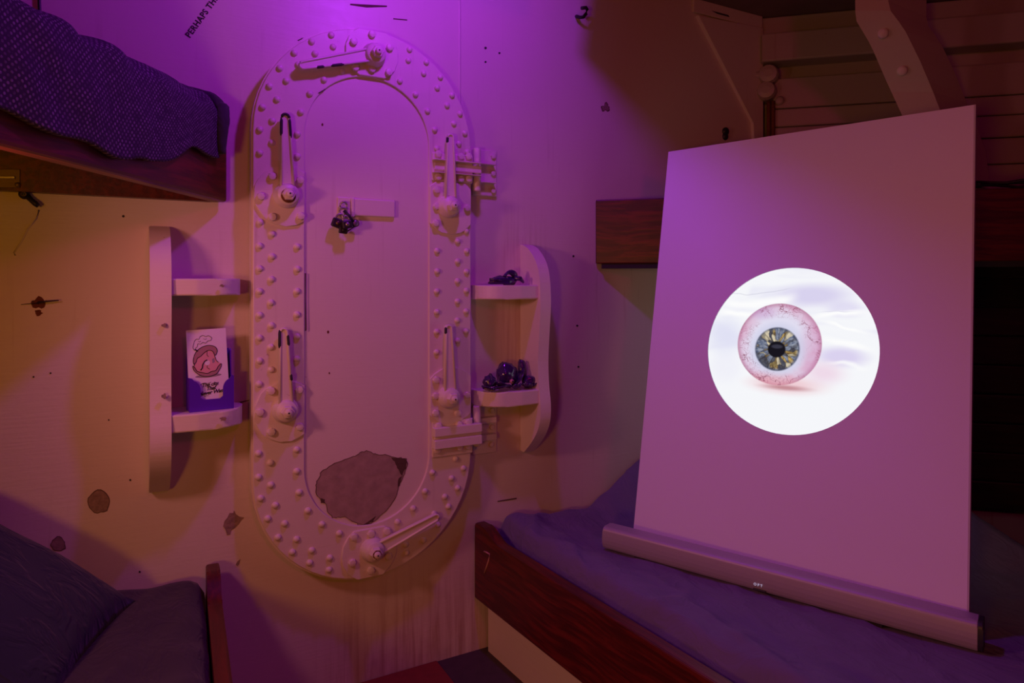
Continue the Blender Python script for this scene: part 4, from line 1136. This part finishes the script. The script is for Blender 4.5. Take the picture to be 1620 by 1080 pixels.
# ================================================================== SOUNDBAR
SB0 = Vector((.264, 1.998, 0)); SB1 = Vector((.987, 1.430, 0))
FS = board_frame(SB0, SB1)
SL = (SB1 - SB0).length
ZB = CH - .782
sb = Thing('soundbar', 'long silver soundbar lying on the right bunk before the white panel', 'soundbar', FS, (0, 0, ZB))
sh_ = .064
prof = [(.012, 0), (.046, 0), (.050, .004), (.050, sh_ - .004), (.046, sh_)] + [(.012 - .012 * math.sin(a) if False else .014 * (1 - math.sin(a)), sh_ - .014 * (1 - math.cos(a))) for a in [PI / 2 * k / 5 for k in range(0, 6)]] + [(-.0012, sh_ * .62), (-.0018, sh_ * .45), (-.0012, sh_ * .28), (0.0006, .009), (.004, .003)]
bm = B(); add_prism(bm, [Vector((.008, y, ZB + z)) for y, z in prof], (SL - .018, 0, 0), .001); body_ = sb.part('grille', bm, 'bar')
for f in body_.data.polygons: f.use_smooth = False
for x0, x1, mt in ((0, .0085, 'bar'), (SL - .0105, SL, 'barcap')):
    bm = B(); add_prism(bm, [Vector((x0, y * .98 + .0006, ZB + z * .99 + .0003)) for y, z in prof], (x1 - x0, 0, 0), .002, 2, False); sb.part('end_cap', bm, mt)
bm = B(); add_box(bm, (.004, .003, ZB + sh_ - .0135), (SL - .004, .0036, ZB + sh_ - .0128)); sb.part('seam', bm, 'barcap')
def on_bar(px, py, off):
    d = ray(px, py); n_ = FS.to_3x3() @ Vector((0, -1, 0)); p0_ = FS @ Vector((0, 0, 0))
    tt = (n_.x * p0_.x + n_.y * p0_.y + off) / (n_.x * d.x + n_.y * d.y)
    p = d * tt
    return FS.inverted() @ Vector((p.x, p.y, p.z + CH))
a0 = on_bar(1192, 925, .0030)
bm = text_bm('OPT', .0092, depth=.0002, spacing=1.5)
bmesh.ops.transform(bm, matrix=Matrix.Translation(a0) @ Matrix.Rotation(PI / 2, 4, 'X'), verts=bm.verts)
sb.part('display_digits', bm, 'digits', body_, 'small white lit characters')
a0, a1 = on_bar(1191, 930, .003), on_bar(1211, 934, .003)
bm = B(); add_box(bm, (a0.x, -.0035, a0.z - .0035), (a1.x, .002, a0.z), .0008); sb.part('button_slot', bm, 'barcap', body_)
for x in (.10, SL - .22):
    bm = B(); add_box(bm, (x, .008, ZB - .012), (x + .03, .044, ZB + .001)); sb.part('foot', bm, 'barcap')

# ================================================================== RIB, FITTINGS, HOOKS
knee = Thing('hull_rib', 'heavy curved painted rib with two bolt heads above the white panel', 'rib', None, (D(1420, 300, 2.3)))
Lp = [(1353, -95), (1353, 30), (1378, 72), (1403, 130), (1428, 184), (1448, 232), (1458, 290)]
Rp = [(1407, -95), (1405, 12), (1430, 45), (1455, 95), (1474, 140), (1488, 176), (1508, 225), (1516, 290)]
dep = [2.20, 2.20, 2.26, 2.30, 2.32, 2.33, 2.33]
bm = B()
NP = 24
def poly_at(P, tt):
    ys = [p[1] for p in P]
    y = -95 + (290 + 95) * tt
    for i in range(len(P) - 1):
        if ys[i] <= y <= ys[i + 1] + 1e-6:
            f = (y - ys[i]) / (ys[i + 1] - ys[i]); return (P[i][0] + (P[i + 1][0] - P[i][0]) * f, y)
    return P[-1]
tl = [k / NP for k in range(NP + 1)]
def depth(y): return 2.18 if y < 20 else 2.18 + .14 * min(1, (y - 20) / 120)
ext = Vector((.20, .13, 0))
rows = []
for tt in tl:
    l, r = poly_at(Lp, tt), poly_at(Rp, tt)
    a = D(l[0], l[1], depth(l[1])); b = D(r[0], r[1], depth(r[1]))
    rows.append([bm.verts.new(a), bm.verts.new(b), bm.verts.new(b + ext), bm.verts.new(a + ext)])
for r0, r1 in zip(rows, rows[1:]):
    for i in range(4):
        bm.faces.new([r0[i], r0[(i + 1) % 4], r1[(i + 1) % 4], r1[i]])
bm.faces.new(rows[0]); bm.faces.new(rows[-1][::-1])
knee.part('rib_body', bm, 'rib')
bm = B(); add_lathe(bm, [(.0165, -.01), (.0165, .004), (.0155, .007), (.009, .010), (0, .0105)], (0, 0, 0), (0, 0, 1), 14); kb = mesh_from('bolt', bm, 'rib')
for x, y in ((1397, 53), (1427, 112)):
    p = D(x, y, depth(y) - .001)
    o = knee.inst('bolt', kb, p); o.rotation_euler = Vector((-.25, -1, -.25)).to_track_quat('Z', 'Y').to_euler()
# cable fittings under the stringer
jb = Thing('cable_fittings', 'dim cluster of round cable fittings below the painted stringer', 'fittings', FH, (.03, -.03, CH + .70))
def hl(px, py, off=0.0):
    d = ray(px, py); n_ = FH.to_3x3() @ Vector((0, -1, 0)); p0_ = FH @ Vector((0, 0, 0))
    tt = (n_.x * p0_.x + n_.y * p0_.y + off) / (n_.x * d.x + n_.y * d.y); p = d * tt
    return FH.inverted() @ Vector((p.x, p.y, p.z + CH))
for (x, y, r, h) in ((1217, 121, .040, .05), (1214, 147, .038, .055)):
    p = hl(x, y, 0); bm = B(); add_lathe(bm, [(r, -.05), (r, h * .7), (r * .85, h), (r * .4, h + .004), (0, h + .004)], p, (-.2, -1, 0), 14, False); jb.part('round_box', bm, 'hull')
    bm = B(); add_lathe(bm, [(r * .45, -.004), (r * .45, .03), (r * .3, .034), (0, .034)], p + Vector((-.03, -.02, 0)), (-1, -.3, 0), 12); jb.part('gland', bm, 'hull')
bm = B(); p = hl(1233, 160, .01); add_lathe(bm, [(.018, -.05), (.018, .012), (.008, .016), (0, .016)], p, (0, -1, 0), 14); jb.part('gland', bm, 'hull')
for dx in (0, 7):
    bm = B(); add_tube(bm, [hl(1216 + dx, y, .02) for y in (160, 180, 205, 240)], .008, 8); jb.part('cable', bm, 'rust')
# hooks, pins, knobs on the bulkhead
bm = B(); add_tube(bm, [W(912, 26, 0), W(912, 26, .03), W(917, 27.5, .045), W(923, 27, .05), W(927, 22, .05), W(929, 15, .05), W(927, 12, .05), W(920, 13, .05)], [.006] * 8, 8)
hk = single('wall_hook', bm, 'black', 'black bent iron hook high on the bulkhead right of the door', 'hook', FW)
kn = Thing('bulkhead_fastener', 'small dark oval fastener on the bulkhead above the white panel', 'fastener', FW, W(1147, 220, 0))
bm = B(); add_lathe(bm, [(.016, 0), (.016, .006), (.011, .011), (0, .012)], W(1147, 208, 0), (0, -1, 0), 14); kn.part('upper_button', bm, 'black')
bm = B(); add_lathe(bm, [(.015, 0), (.014, .004), (.009, .009), (0, .010)], W(1147, 216, 0), (0, -1, 0), 14); kn.part('lower_button', bm, 'black')
p0, p1 = W(39, 308, 0), W(60, 324, .03)
bh = Thing('latch_hook', 'dark swivel latch with brass eye under the upper left bunk', 'latch', FW, p0)
bm = B(); add_lathe(bm, [(.011, 0), (.011, .014), (.008, .018), (0, .018)], p0, (0, -1, 0), 16); bh.part('pivot', bm, 'black')
bm = B(); add_lathe(bm, [(.0062, .018), (.0062, .020), (.0032, .0203), (.0032, .018)], p0, (0, -1, 0), 16); bh.part('brass_eye', bm, 'brass')
bm = B(); add_tube(bm, [W(42, 309, .012), W(50, 317, .016), W(56, 322, .02), W(61, 326, .02)], [.007, .006, .0065, .005], 8); bh.part('arm', bm, 'black')
pn = Thing('bent_nail', 'thin bent nail in a rust spot on the left bulkhead', 'nail', FW, W(62, 478, 0))
bm = B(); add_tube(bm, [W(60, 479, 0), W(61, 478, .012), W(75, 476.5, .016), W(93, 475, .014)], [.0028, .0028, .0022, .0014], 6); pn.part('nail', bm, 'black')
bm = B(); add_tube(bm, [W(33, 481.5, .004), W(60, 479, .008)], [.0006, .0012], 6); pn.part('wire', bm, 'black')
bm = B(); add_prism(bm, blob(61, 479, 11, 9, 0, 16, .3, 2), (0, -.0006, 0)); wall_part('rust_mark', bm, 'rust')
bm = B(); add_prism(bm, blob(60, 495, 6, 4, 0, 14, .5, 5), (0, -.0005, 0)); wall_part('rust_mark', bm, 'rust')
for x, y in ((52, 477), (73, 476)):
    chip([(x + 1.3 * math.cos(a * PI / 3), y + 1.3 * math.sin(a * PI / 3)) for a in range(6)], 'ink', name='nail_hole')
bm = B(); add_tube(bm, [W(61, -60, .006), W(62, 0, .006), W(64, 44, .006), W(66, 90, .006)], .0035, 8)
single('wall_cable', bm, 'black', 'thin dark cable running down the bulkhead above the dotted blanket', 'cable', FW, W(62, 0, 0))
# purple lamp: bulb holder with an added plate casting the diagonal shadow, out of frame under the deck
lt = Thing('clamp_lamp', 'small lamp with added shadow plate under the deck above the door', 'lamp', None, PURPLE + Vector((0, 0, .085)))
bm = B(); add_lathe(bm, [(0, 0), (.03, 0), (.03, .02), (.012, .03), (.012, .058), (0, .058)], PURPLE + Vector((0, 0, .027)), (0, 0, 1), 16); lt.part('holder', bm, 'black')
hdir = Vector((.078, .997, 0)).normalized(); q_ = Vector((.673, -.053, -.738))
e0 = PURPLE + q_ * .19
bm = B(); add_prism(bm, [e0 - hdir * .34, e0 + hdir * .52, e0 + hdir * .52 + Vector((.02, .005, .20)), e0 - hdir * .34 + Vector((.02, .005, .20))], (.003, .001, 0)); lt.part('shadow_plate', bm, 'black')
